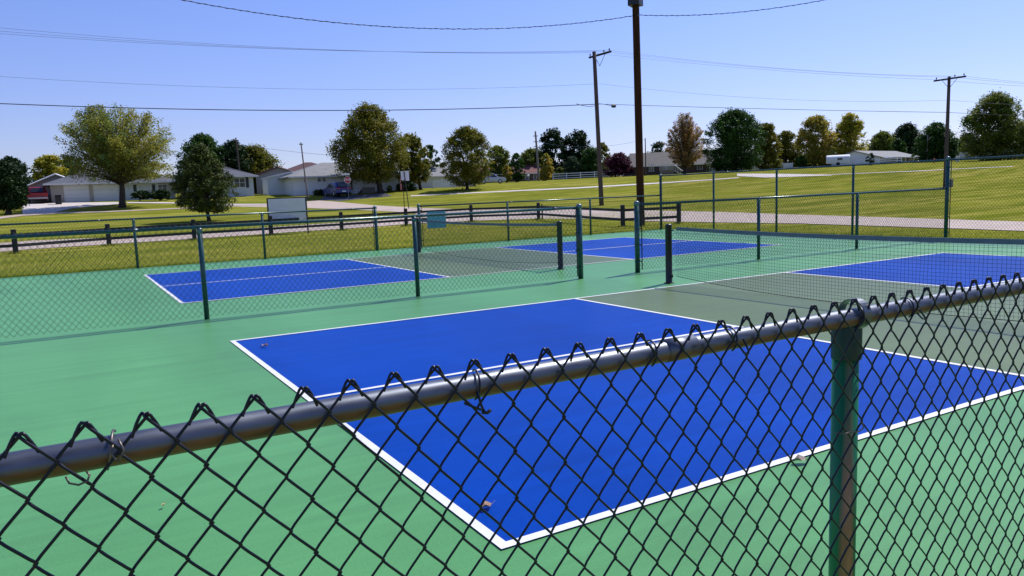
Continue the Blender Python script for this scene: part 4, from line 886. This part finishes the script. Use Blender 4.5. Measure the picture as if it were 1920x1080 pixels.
    def win(s, x0, x1, y0, y1, panes=1, shutters=False, frame='white_paint', kind='window', pane='glass'):
        a, zt = s.uv(x0, y0); b, zb = s.uv(x1, y1); w_ = b-a; h = zt-zb; c = (a+b)/2; zc = (zt+zb)/2; t = .07; m = MB()
        for dx, dz, sx, sz in ((0, h/2, w_+2*t, t), (0, -h/2, w_+2*t, t), (-w_/2, 0, t, h-t), (w_/2, 0, t, h-t)): m.box((c+dx, -.03, zc+dz), (sx, .08, sz))
        for k in range(1, panes): m.box((a+w_*k/panes, -.03, zc), (t*.8, .075, h-t))
        if kind == 'window': m.box((c, -.028, zc), (w_-t, .07, t*.6))
        f = m.build('window' if kind == 'window' else 'door_frame', MT[frame], s.root)
        m = MB(); m.box((c, -.015, zc), (w_-.02, .05, h-.02)); m.build('pane' if kind == 'window' else 'panel', MT[pane], f)
        if shutters:
            for sg in (-1, 1): m = MB(); m.box((c+sg*(w_/2+.27), -.03, zc), (.36, .06, h+.1)); m.build('shutter', MT['shutter'], s.root)
    def garage(s, x0, x1, y0, y1, lbl=None):
        a, zt = s.uv(x0, y0); b, zb = s.uv(x1, y1); w_ = b-a; h = zt-zb; c = (a+b)/2; zc = (zt+zb)/2; m = MB()
        for k in range(4): m.box((c, -.02, zb+h*(k+.5)/4), (w_, .06, h/4-.025))
        d = m.build('garage_door', MT['garage_door'], s.root); m = MB(); m.box((c, -.04, zt+.06), (w_+.24, .09, .12)); m.box((a-.06, -.04, zc), (.12, .09, h)); m.box((b+.06, -.04, zc), (.12, .09, h)); m.build('door_frame', MT['white_paint'], d)
    def box(s, name, x0, x1, y0, y1, m, dep=.5, yoff=-.3, parent=None):
        a, zt = s.uv(x0, y0); b, zb = s.uv(x1, y1); q_ = MB(); q_.box(((a+b)/2, yoff, (zt+zb)/2), (b-a, dep, zt-zb)); return q_.build(name, MT[m], parent or s.root)
h = House('garage_building', 'beige gabled outbuilding behind the red pickup', 57, 160, 107, 107, 378, 'beige', 'grey', 346, 326, 8, 'gable_front', cat='building')
h = House('ranch_house', 'long ranch house with two white garage doors behind the wide tree', 97, 330, 103, 104, 377, 'beige', 'grey', 341, 313, 10, 'hip', .7)
h.garage(120.5, 167, 348.5, 379.5); h.garage(176, 222, 348, 379); h.win(257, 284, 347, 358, 2, True); h.win(294, 314, 346, 359, 2)
m = MB(); m.box((h.W*.63, -.02, 1.2), (h.W*.46, .05, 2.2)); m.build('wall_panel', WALLM['bluewhite'], h.root)
h = House('hipped_house', 'pale house with hipped dark grey roof, right of the juniper', 352, 477, 102, 103, 366, 'bluewhite', 'grey', 329.5, 309, 9, 'hip', .6)
h.win(438, 460, 334, 351, 2, True); h.win(372, 392, 334, 351, 2, True)
h = House('workshop_building', 'grey-beige workshop with maroon edged gable next to the hipped house', 482, 566, 112, 112, 360, 'grey', 'maroon', 327, 313, 12, 'gable_front', .4, 'building', trim='trim_maroon')
h = House('maroon_roofed_house', 'maroon roofed house showing above the workshop', 532, 650, 126, 128, 358, 'grey', 'maroon', 322, 304, 9, 'hip', .5)
h = House('garden_shed', 'windowless white shed with a sloping white roof', 503, 550, 103.5, 104, 361, 'bluewhite', 'white', 332, 324, 4.5, 'shed', .15, 'shed')
h = House('white_house', 'white house with pale grey hipped roof behind the blue car', 551, 748, 99, 103, 361, 'white', 'pale', 328, 304, 10, 'hip', .7)
h.win(594, 602, 329, 341, 1); h.win(603.5, 611, 329, 341, 1); h.win(569, 572.5, 331, 342, 1); h.win(695, 707, 336, 345, 2); h.win(655, 662, 337, 356, 1, kind='door', frame='white_paint')
# porch
a, z = h.uv(668, 340); b_, z2_ = h.uv(692, 352); m = MB(); m.box(((a+b_)/2, -1.2, .45), (b_-a, 2.2, .9)); m.build('porch', MT['pole_pale'], h.root)
m = MB()
for k in range(9): m.box((a+(b_-a)*k/8, -2.25, 1.35), (.05, .05, .9))
m.box(((a+b_)/2, -2.25, 1.82), (b_-a+.1, .08, .07)); m.tube([(a-.1, -2.3, 1.8), (a-1.4, -3.2, .9)], .05, 4)
for k in range(5): m.box((a-.2-.27*k, -2.4-.18*k, 1.1-.2*k), (.05, .05, 1.0))
for k in range(4): m.box((a-.3-.3*k, -2.0, .7-.2*k), (.32, 1.1, .12))
m.build('stairs', MT['white_paint'], h.root)
h = House('cream_house', 'pale house mostly hidden behind the narrow dark green tree', 782, 868, 108, 110, 353, 'white', 'pale', 329, 313, 8, 'gable', .5)
h.win(795, 800, 333, 342, 1)
h = House('brick_house', 'low brick house with red-brown roof beyond the silver car', 898, 1014, 158, 160, 344, 'redbrick', 'redbrown', 325, 309.5, 9, 'gable', .5)
h.win(985, 992, 328, 336, 1); h.win(1000, 1006, 328, 336, 1)
h = House('dark_brick_house', 'long dark brick house with white garage doors and porch', 1187, 1395, 150, 152, 332, 'brick', 'brown', 306.5, 284, 9, 'gable', .5)
h.win(1217, 1226, 308.5, 321, 2); h.win(1307, 1317, 309, 317, 2); h.garage(1331, 1343, 312, 325); h.garage(1347, 1364, 312, 325); h.garage(1369, 1387, 312, 325)
h.win(1245, 1250, 308, 320, 1, kind='door'); a, z = h.uv(1236, 318); b_, z2_ = h.uv(1262, 318); m = MB(); m.box(((a+b_)/2, -1, .5), (b_-a, 2, 1.)); m.build('porch', MT['pole_pale'], h.root)
m = MB()
for k in range(14): m.box((a+(b_-a)*k/13, -2.05, 1.5), (.07, .05, 1.))
m.box(((a+b_)/2, -2.05, 2.), (b_-a+.1, .08, .09)); m.tube([(b_, -2.05, 2.), (b_+1.6, -2.1, .7)], .07, 4)
for k in range(5): m.box((b_+.3*k, -2.08, 1.5-.25*k), (.07, .05, 1.)); m.box((b_+.15+.3*k, -1.5, .8-.2*k), (.3, 1.1, .14))
m.build('stairs', MT['white_paint'], h.root)
h = House('small_beige_house', 'small house with beige roof between the olive and orange trees', 1462, 1500, 182, 182, 312, 'beige', 'pale', 308, 298, 7, 'gable', .4)
h = House('white_ranch_house', 'white ranch house with pale grey roof and long porch, far right', 1650, 1722, 152, 166, 313, 'white', 'pale', 294, 281.5, 9, 'gable', .45)
h.win(1654, 1664, 297, 304, 3); h.win(1669, 1674, 296.5, 304, 1); h.win(1681, 1688, 296.5, 304, 1); h.win(1700, 1706, 297, 304, 1)
m = MB(); m.box((h.W*.5, -1.3, h.e-.25), (h.W*.95, 2.6, .12)); m.build('porch_roof', MT['white_paint'], h.root)
for k in range(5): m = MB(); m.box((h.W*(.08+.21*k), -2.4, (h.e-.3)/2), (.14, .14, h.e-.32)); m.build('porch_column', MT['white_paint'], h.root)
h = House('red_barn', 'small red barn with grey roof at the far right', 1792, 1830, 196, 190, 308, 'red', 'brown', 292, 279, 9, 'gable', .4, 'barn')
def rail_fence(name, label, pts, r, hm, rails=3, solid=False, m='white_vinyl'):
    root = empty(name, (0, 0, 0), label, 'fence'); P = [spot(px, py, rr) for (px, py), rr in zip(pts, r)]
    for a, b in zip(P[:-1], P[1:]):
        d = b-a; L = math.hypot(d.x, d.y); n = max(1, int(L/2.4)); ang = math.atan2(d.y, d.x)
        for k in range(n+1):
            q_ = a.lerp(b, k/n); q_.z = H(q_.x, q_.y); m_ = MB(); m_.box((q_.x, q_.y, q_.z+hm/2), (.14, .14, hm+.08), ang); m_.build('post', MT[m], root)
            if k < n:
                q2 = a.lerp(b, (k+1)/n); c = (q_+q2)/2; c.z = H(c.x, c.y)
                if solid: m_ = MB(); m_.box((c.x, c.y, c.z+hm/2), (L/n-.15, .05, hm-.1), ang); m_.build('panel', MT[m], root)
                else:
                    m_ = MB()
                    for j in range(rails): m_.box((c.x, c.y, c.z+hm*(.22+.70*j/(rails-1))), (L/n-.15, .05, .14), ang)
                    m_.build('rails', MT[m], root)
rail_fence('white_fence', 'white three-rail fence in front of the garden shrubs', [(1037, 341), (1168, 338)], [156, 154], 1.25, 3)
rail_fence('white_fence', 'solid white vinyl fence behind the purple tree', [(1170, 338), (1212, 336)], [154, 153], 1.3, 3, True)
rail_fence('white_fence', 'low solid white fence left of the silver car', [(812, 353), (891, 351)], [104, 107], 1.15, 3, True)
rail_fence('white_fence', 'white fence right of the bright driveway under the olive trees', [(1392, 324), (1486, 321)], [150, 152], 1.0, 3, True)
rail_fence('white_fence', 'white picket rail fence in front of the white ranch house', [(1604, 315), (1690, 314)], [146, 146], .95, 3)
rail_fence('privacy_fence', 'long pale privacy fence right of the crossarm pole', [(1787, 311), (1864, 310)], [160, 160], 1.5, 3, True)
rail_fence('privacy_fence', 'pale privacy fence at the right edge behind the blue car', [(1874, 310), (1990, 308)], [160, 162], 1.5, 3, True)
# ------------------------------------------------------------------ vehicles
def vehicle(name, label, cat, base, r, heading, L, Wd, prof, belt, body_m, wheels, glass_quads, wr=.34, pal=None, lights=True):
    """prof: side outline (x,z) clockwise from rear bottom; x forward 0..L"""
    s = spot(*base, r); R_, A_ = bearing_frame(s.x, s.y); ang = math.atan2(R_.y, R_.x)+heading
    root = empty(name, s+Vector((0, 0, .0)), label, cat, None, ang); n = len(prof); b = MB()
    top = max(p[1] for p in prof)
    def hw(z, inset=0): return Wd/2*(1-.22*max(0, (z-belt)/(top-belt)))-inset-.03*(z < .35)
    for sy in (-1, 1):
        for x, z in prof: b.v.append((x-L/2, sy*hw(z), z))
    for i in range(n): j = (i+1) % n; b.f.append((i, j, n+j, n+i))
    b.f.append(tuple(range(n-1, -1, -1))); b.f.append(tuple(range(n, 2*n)))
    body = b.build('body', body_m, root)
    bv = body.modifiers.new('bev', 'BEVEL'); bv.width = .045; bv.segments = 2; bv.limit_method = 'ANGLE'
    for q_ in glass_quads:
        for sy in (-1, 1): m = MB(); m.quad(*[(x-L/2, sy*(hw(z)+.006), z) for x, z in (q_ if sy < 0 else q_[::-1])]); m.build('side_window', MT['glass'], root)
    for x in wheels:
        for sy in (-1, 1):
            wb = MB(); y = sy*(Wd/2-.11); pr_ = [(0.01, -.11), (wr-.04, -.11), (wr, -.07), (wr, .07), (wr-.04, .11), (.01, .11)]
            wb.lathe(pr_, (0, 0, 0), 20); wv = [(v[0]+x-L/2, v[2]+y, v[1]+wr) for v in wb.v]; wb.v = wv; t = wb.build('wheel', MT['tyre'], root, False)
            rb = MB(); rb.lathe([(.01, -.02), (wr*.62, -.02), (wr*.62, .02), (wr*.2, .035), (.01, .035)], (0, 0, 0), 14); rb.v = [(v[0]+x-L/2, sy*v[2]+y+sy*.10, v[1]+wr) for v in rb.v]; rb.build('rim', MT['rim'], t)
    return root, hw
car = lambda n, c, c2=None: mat(n, c, c2 or c, 3, .25, metal=.3, spec=.8)
RED = car('red_car_paint', (.25, .012, .02)); BLUE = car('blue_car_paint', (.012, .028, .16)); SILV = car('silver_car_paint', (.42, .45, .53)); MT['tail'] = mat('red_lamp', (.5, .01, .01), None, 5, .3); MT['head'] = mat('clear_lamp', (.7, .7, .68), None, 5, .15)
suv = [(0, .45), (.02, .95), (.12, 1.05), (.32, 1.66), (.6, 1.76), (2.3, 1.78), (2.75, 1.72), (3.45, 1.14), (4.55, 1.0), (4.75, .8), (4.78, .4), (4.3, .3), (.5, .3)]
sw = [[(.42, 1.1), (1.15, 1.1), (1.2, 1.62), (.52, 1.62)], [(1.3, 1.1), (2.15, 1.1), (2.15, 1.65), (1.33, 1.65)], [(2.27, 1.1), (3.25, 1.12), (2.72, 1.62), (2.27, 1.65)]]
v, hw = vehicle('parked_suv', 'silver-grey four-wheel drive parked on the grass by the brick house', 'car', (923, 349.5), 132, 0., 4.78, 1.9, suv, 1.05, SILV, (.95, 3.75), sw, .38)
m = MB(); m.box((2.36, -.65, .82), (.08, .35, .16)); m.box((2.36, .65, .82), (.08, .35, .16)); m.build('headlight', MT['head'], v)
m = MB(); m.box((-2.37, -.8, 1.0), (.08, .16, .4)); m.box((-2.37, .8, 1.0), (.08, .16, .4)); m.build('tail_light', MT['tail'], v)
for sy in (-1, 1): m = MB(); m.box((.75, sy*1.02, 1.16), (.12, .16, .14)); m.build('mirror', MT['dark_metal'], v)
sed = [(0, .42), (.0, .9), (.1, 1.02), (.22, 1.1), (.55, 1.58), (.85, 1.68), (2.2, 1.68), (2.6, 1.6), (3.3, 1.08), (4.35, .92), (4.5, .7), (4.52, .38), (4.1, .28), (.5, .28)]
sw2 = [[(.62, 1.08), (1.2, 1.08), (1.2, 1.52), (.78, 1.5)], [(1.28, 1.08), (2.05, 1.08), (2.05, 1.56), (1.28, 1.54)], [(2.13, 1.08), (3.1, 1.08), (2.58, 1.5), (2.13, 1.56)]]
v, hw = vehicle('parked_car', 'dark blue hatchback seen from behind on the shaded drive', 'car', (632, 367), 95, PI*.62, 4.4, 1.84, sed, 1.02, BLUE, (.85, 3.6), sw2, .34)
m = MB(); m.quad((-2.09, -.62, 1.12), (-2.09, .62, 1.12), (-1.72, .56, 1.56), (-1.72, -.56, 1.56)); m.v = [(a-.06, b, c) for a, b, c in m.v]; m.build('rear_window', MT['glass'], v)
m = MB(); m.box((-2.27, -.70, .95), (.06, .38, .12)); m.box((-2.27, .70, .95), (.06, .38, .12)); m.box((-2.27, 0, .97), (.04, 1.0, .04)); m.build('tail_light', MT['tail'], v)
m = MB(); m.box((-2.27, 0, .6), (.03, .5, .14)); m.build('number_plate', MT['white_paint'], v)
pk = [(0, .5), (0, 1.08), (1.7, 1.12), (1.72, 1.15), (1.95, 1.72), (2.2, 1.82), (3.2, 1.82), (3.5, 1.75), (4.05, 1.2), (5.2, 1.08), (5.35, .9), (5.35, .45), (4.9, .35), (.4, .38)]
sw3 = [[(2.02, 1.2), (2.85, 1.2), (2.85, 1.68), (2.15, 1.68)], [(2.95, 1.2), (3.85, 1.2), (3.4, 1.66), (2.95, 1.68)]]
v, hw = vehicle('parked_pickup', 'red pickup parked beside the beige outbuilding', 'car', (72, 379.5), 104, PI*.50, 5.35, 1.95, pk, 1.15, RED, (1.0, 4.3), sw3, .38)
m = MB(); m.quad((-1.05, -.62, 1.24), (-1.05, .62, 1.24), (-.76, .58, 1.68), (-.76, -.58, 1.68)); m.v = [(a-.03, b, c) for a, b, c in m.v]; m.build('rear_window', MT['glass'], v)
m = MB(); m.box((-2.70, 0, .52), (.14, 1.9, .18)); m.build('bumper', MT['rim'], v)
m = MB(); m.box((-2.69, -.88, .9), (.06, .14, .3)); m.box((-2.69, .88, .9), (.06, .14, .3)); m.build('tail_light', MT['tail'], v)
v, hw = vehicle('parked_car', 'blue car at the extreme right edge in front of the pale privacy fence', 'car', (1922, 311), 150, 0.1, 4.4, 1.84, sed, 1.02, BLUE, (.85, 3.6), sw2, .34)
# rounded trailer
s = spot(1571, 317, 150); R_, A_ = bearing_frame(s.x, s.y); tr = empty('camper_trailer', s, 'white round-topped trailer below the yellow tree', 'trailer', None, math.atan2(R_.y, R_.x))
m = MB(); L = 3.9; n = 12
ring = [(-1.0, .45), (-1.05, 1.1)]+[(-1.05*math.cos(PI*k/n), 1.1+.85*math.sin(PI*k/n)) for k in range(1, n)]+[(1.05, 1.1), (1.0, .45)]
for xx, sc_ in ((-L/2, .9), (-L/2+.2, 1), (L/2-.2, 1), (L/2, .9)):
    for y, z in ring: m.v.append((xx, y*sc_, 1.1+(z-1.1)*sc_))
k_ = len(ring)
for i in range(3):
    for j in range(k_): j2 = (j+1) % k_; m.f.append((i*k_+j, (i+1)*k_+j, (i+1)*k_+j2, i*k_+j2))
m.f.append(tuple(range(k_))); m.f.append(tuple(range(4*k_-1, 3*k_-1, -1))); m.build('body', MT['white_vinyl'], tr, False)
for sy in (-1, 1):
    wb = MB(); wb.lathe([(.01, -.1), (.33, -.1), (.33, .1), (.01, .1)], (0, 0, 0), 16); wb.v = [(v_[0], v_[2]+sy*.95, v_[1]+.33) for v_ in wb.v]; wb.build('wheel', MT['tyre'], tr)
m = MB(); m.box((.3, -1.06, 1.2), (.8, .04, .4)); m.build('window', MT['glass'], tr)
# ------------------------------------------------------------------ signs and small things
def text_mesh(txt, size):
    cu = bpy.data.curves.new('t', 'FONT'); cu.body = txt; cu.size = size; cu.align_x = 'CENTER'; cu.align_y = 'CENTER'; cu.extrude = .003; cu.offset = .008
    ob = bpy.data.objects.new('t', cu); C.objects.link(ob); dg = bpy.context.evaluated_depsgraph_get(); me = bpy.data.meshes.new_from_object(ob.evaluated_get(dg)); bpy.data.objects.remove(ob); return me
s = spot(654, 376, 90); R_, A_ = bearing_frame(s.x, s.y); st = empty('stop_sign', s, 'red octagonal stop sign at the road junction, small blade sign above it', 'sign', None, math.atan2(R_.y, R_.x))
m = MB(); m.box((0, .03, 1.4), (.06, .04, 2.9)); m.build('post', MT['grey_paint'], st)
m = MB(); rr = .41; zc = 2.3
m.v = [(rr*math.cos(PI/8+k*PI/4), 0, zc+rr*math.sin(PI/8+k*PI/4)) for k in range(8)]+[(rr*math.cos(PI/8+k*PI/4), .008, zc+rr*math.sin(PI/8+k*PI/4)) for k in range(8)]
m.f = [tuple(range(8)), tuple(range(15, 7, -1))]+[(k, (k+1) % 8, 8+(k+1) % 8, 8+k) for k in range(8)]; pl = m.build('border', MT['white_paint'], st)
m = MB(); rr = .375; m.v = [(rr*math.cos(PI/8+k*PI/4), -.004, zc+rr*math.sin(PI/8+k*PI/4)) for k in range(8)]; m.f = [tuple(range(8))]; m.build('face', mat('stop_red', (.42, .012, .02), None, 4, .4), pl)
me = text_mesh('STOP', .31); me.materials.append(MT['white_paint']); o = bpy.data.objects.new('lettering', me); C.objects.link(o); o.parent = pl; o.rotation_euler = (PI/2, 0, 0); o.location = (0, -.008, zc)
m = MB(); m.box((-.18, .0, 2.93), (.95, .02, .22), .25); m.build('street_blade', MT['white_paint'], st)
# backs of the paired signs by the road
s = spot(760, 395, 63); R_, A_ = bearing_frame(s.x, s.y); g = empty('road_sign', s, 'white rectangular sign backs on two dark posts near the wooden fence', 'sign', None, math.atan2(R_.y, R_.x))
m = MB(); m.box((-.06, 0, 1.0), (.06, .05, 2.1)); m.build('post', MT['wood_post'], g); m = MB(); m.tube([(.30, 0, -.05), (.06, 0, 3.0)], .035, 8); m.build('post', MT['dark_metal'], g)
for x_, rz, z_, w_, hh in ((-.06, .15, 2.68, .30, .72), (.28, -.12, 2.66, .34, .78)): m = MB(); m.box((x_, .05, z_), (w_, .01, hh), rz, bev=0); m.build('sign_panel', MT['white_vinyl'], g)
m = MB(); m.box((-.26, -.02, 2.35), (.05, .34, .5), .0); m.box((-.24, -.02, 1.8), (.12, .10, .5)); m.build('red_panel', mat('faded_red', (.30, .05, .05), (.4, .2, .18), 6, .6), g)
# white board
s1 = Vector(G(506, 440)); s2_ = Vector(G(578, 437)); d = s2_-s1; d.z = 0; bd = empty('notice_board', s1, 'blank white board in a black frame behind the wooden fence', 'board', None, math.atan2(d.y, d.x)); W_ = d.length
zb_ = zat(540, 417, *((s1+s2_)/2)[:2])-s1.z; zt_ = zat(540, 371, *((s1+s2_)/2)[:2])-s1.z
for x_ in (0, W_): m = MB(); m.box((x_, 0, zt_/2), (.06, .06, zt_+.04)); m.build('leg', MT['dark_metal'], bd)
m = MB(); m.box((W_/2, -.01, (zt_+zb_)/2), (W_-.07, .03, zt_-zb_-.05)); m.build('panel', MT['white_vinyl'], bd)
m = MB(); m.box((W_/2, 0, zt_), (W_-.06, .05, .05)); m.build('top_bar', MT['dark_metal'], bd); m = MB(); m.box((W_/2, 0, zb_), (W_-.06, .05, .04)); m.build('bottom_bar', MT['dark_metal'], bd)
# capped stub by the right pole, hydrant, utility box, bin, mailbox
s = spot(1783, 349.5, 70); m = MB(); m.lathe([(.15, -.05), (.15, .52), (.17, .53), (.17, .60), (.02, .62)], (0, 0, 0), 14); o = m.build('capped_stub', MT['pole_pale'], None); o.location = s; tag(o, 'short pale capped stub beside the right crossarm pole', 'post')
s = spot(1751, 317.5, 138); m = MB(); m.lathe([(.16, 0), (.16, .06), (.11, .08), (.11, .5), (.15, .52), (.13, .66), (.04, .76)], (0, 0, 0), 12); m.tube([(-.2, 0, .42), (.2, 0, .42)], .06, 8); o = m.build('fire_hydrant', mat('hydrant_red', (.4, .06, .02), None, 4, .5)); o.location = s; tag(o, 'small red hydrant on the far lawn left of the right pole', 'hydrant')
s = spot(1795, 313.5, 145); m = MB(); m.box((0, 0, .42), (.6, .5, .84), .4, bev=.04); o = m.build('utility_box', MT['white_vinyl']); o.location = s; tag(o, 'small white utility box on the lawn right of the right pole', 'box')
s = spot(110, 380.5, 99); R_, A_ = bearing_frame(s.x, s.y); o_ = empty('wheelie_bin', s, 'dark wheeled bin against the garage wall', 'bin', None, math.atan2(R_.y, R_.x)); m = MB(); m.box((0, 0, .5), (.62, .7, .92), bev=.05); m.build('body', MT['dark_metal'], o_)
m = MB(); m.box((0, -.02, 1.0), (.68, .78, .07), bev=.02); m.build('lid', MT['dark_metal'], o_)
for sx in (-.25, .25):
    wb = MB(); wb.lathe([(.01, -.03), (.11, -.03), (.11, .03), (.01, .03)], (0, 0, 0), 12); wb.v = [(v_[2]+sx, v_[0]+.36, v_[1]+.11) for v_ in wb.v]; wb.build('wheel', MT['tyre'], o_)
s = spot(991, 344, 138); g = empty('mailbox', s, 'pale mailbox on a post in front of the brick house', 'mailbox'); m = MB(); m.box((0, 0, .5), (.1, .1, 1.05)); m.build('post', MT['pole_pale'], g); m = MB(); m.box((0, 0, 1.15), (.5, .3, .3), .3, bev=.06); m.build('box', MT['white_paint'], g)
# fallen leaves on the court
def dry_leaf(px, py, size, label, rz, col):
    d = ray(px, py); t = -CAMP[2]/d[2]; x, y = CAMP[0]+d[0]*t, CAMP[1]+d[1]*t; m = MB(); n = 8
    out = [(0, -.5), (.18, -.32), (.30, -.05), (.22, .22), (.0, .55), (-.20, .24), (-.32, .0), (-.17, -.3)]
    for k, (a, b_) in enumerate(out): m.v.append((a*size, b_*size, .012+.22*size*abs(a)+.10*size*(k % 3)))
    m.v.append((0, 0, .008+.03*size)); 
    for k in range(n): m.f.append((k, (k+1) % n, 8))
    m.tube([(0, -.5*size, .01), (.03*size, -.8*size, .02)], .0012, 4)
    o = m.build('dry_leaf', mat('dry_leaf_'+label[:6], col, tuple(c*.6 for c in col), 60, .8)); o.location = (x, y, .006); o.rotation_euler[2] = rz; tag(o, label, 'leaf', 'fallen leaves on the courts')
dry_leaf(912, 956, .085, 'curled tan leaf near the near corner of the blue court', 1.9, (.42, .27, .18))
dry_leaf(1500, 869, .095, 'pale flat leaf just outside the near sideline', 1.2, (.5, .42, .32))
dry_leaf(496, 651, .10, 'reddish leaf inside the far left corner of the blue area', .6, (.35, .20, .16))
dry_leaf(307, 953, .03, 'tiny yellowish leaf on the green below the foreground rail', 2.4, (.5, .42, .2))
dry_leaf(1148, 437, .16, 'small dark leaf on the far court edge near the fence gap', .2, (.06, .04, .02))
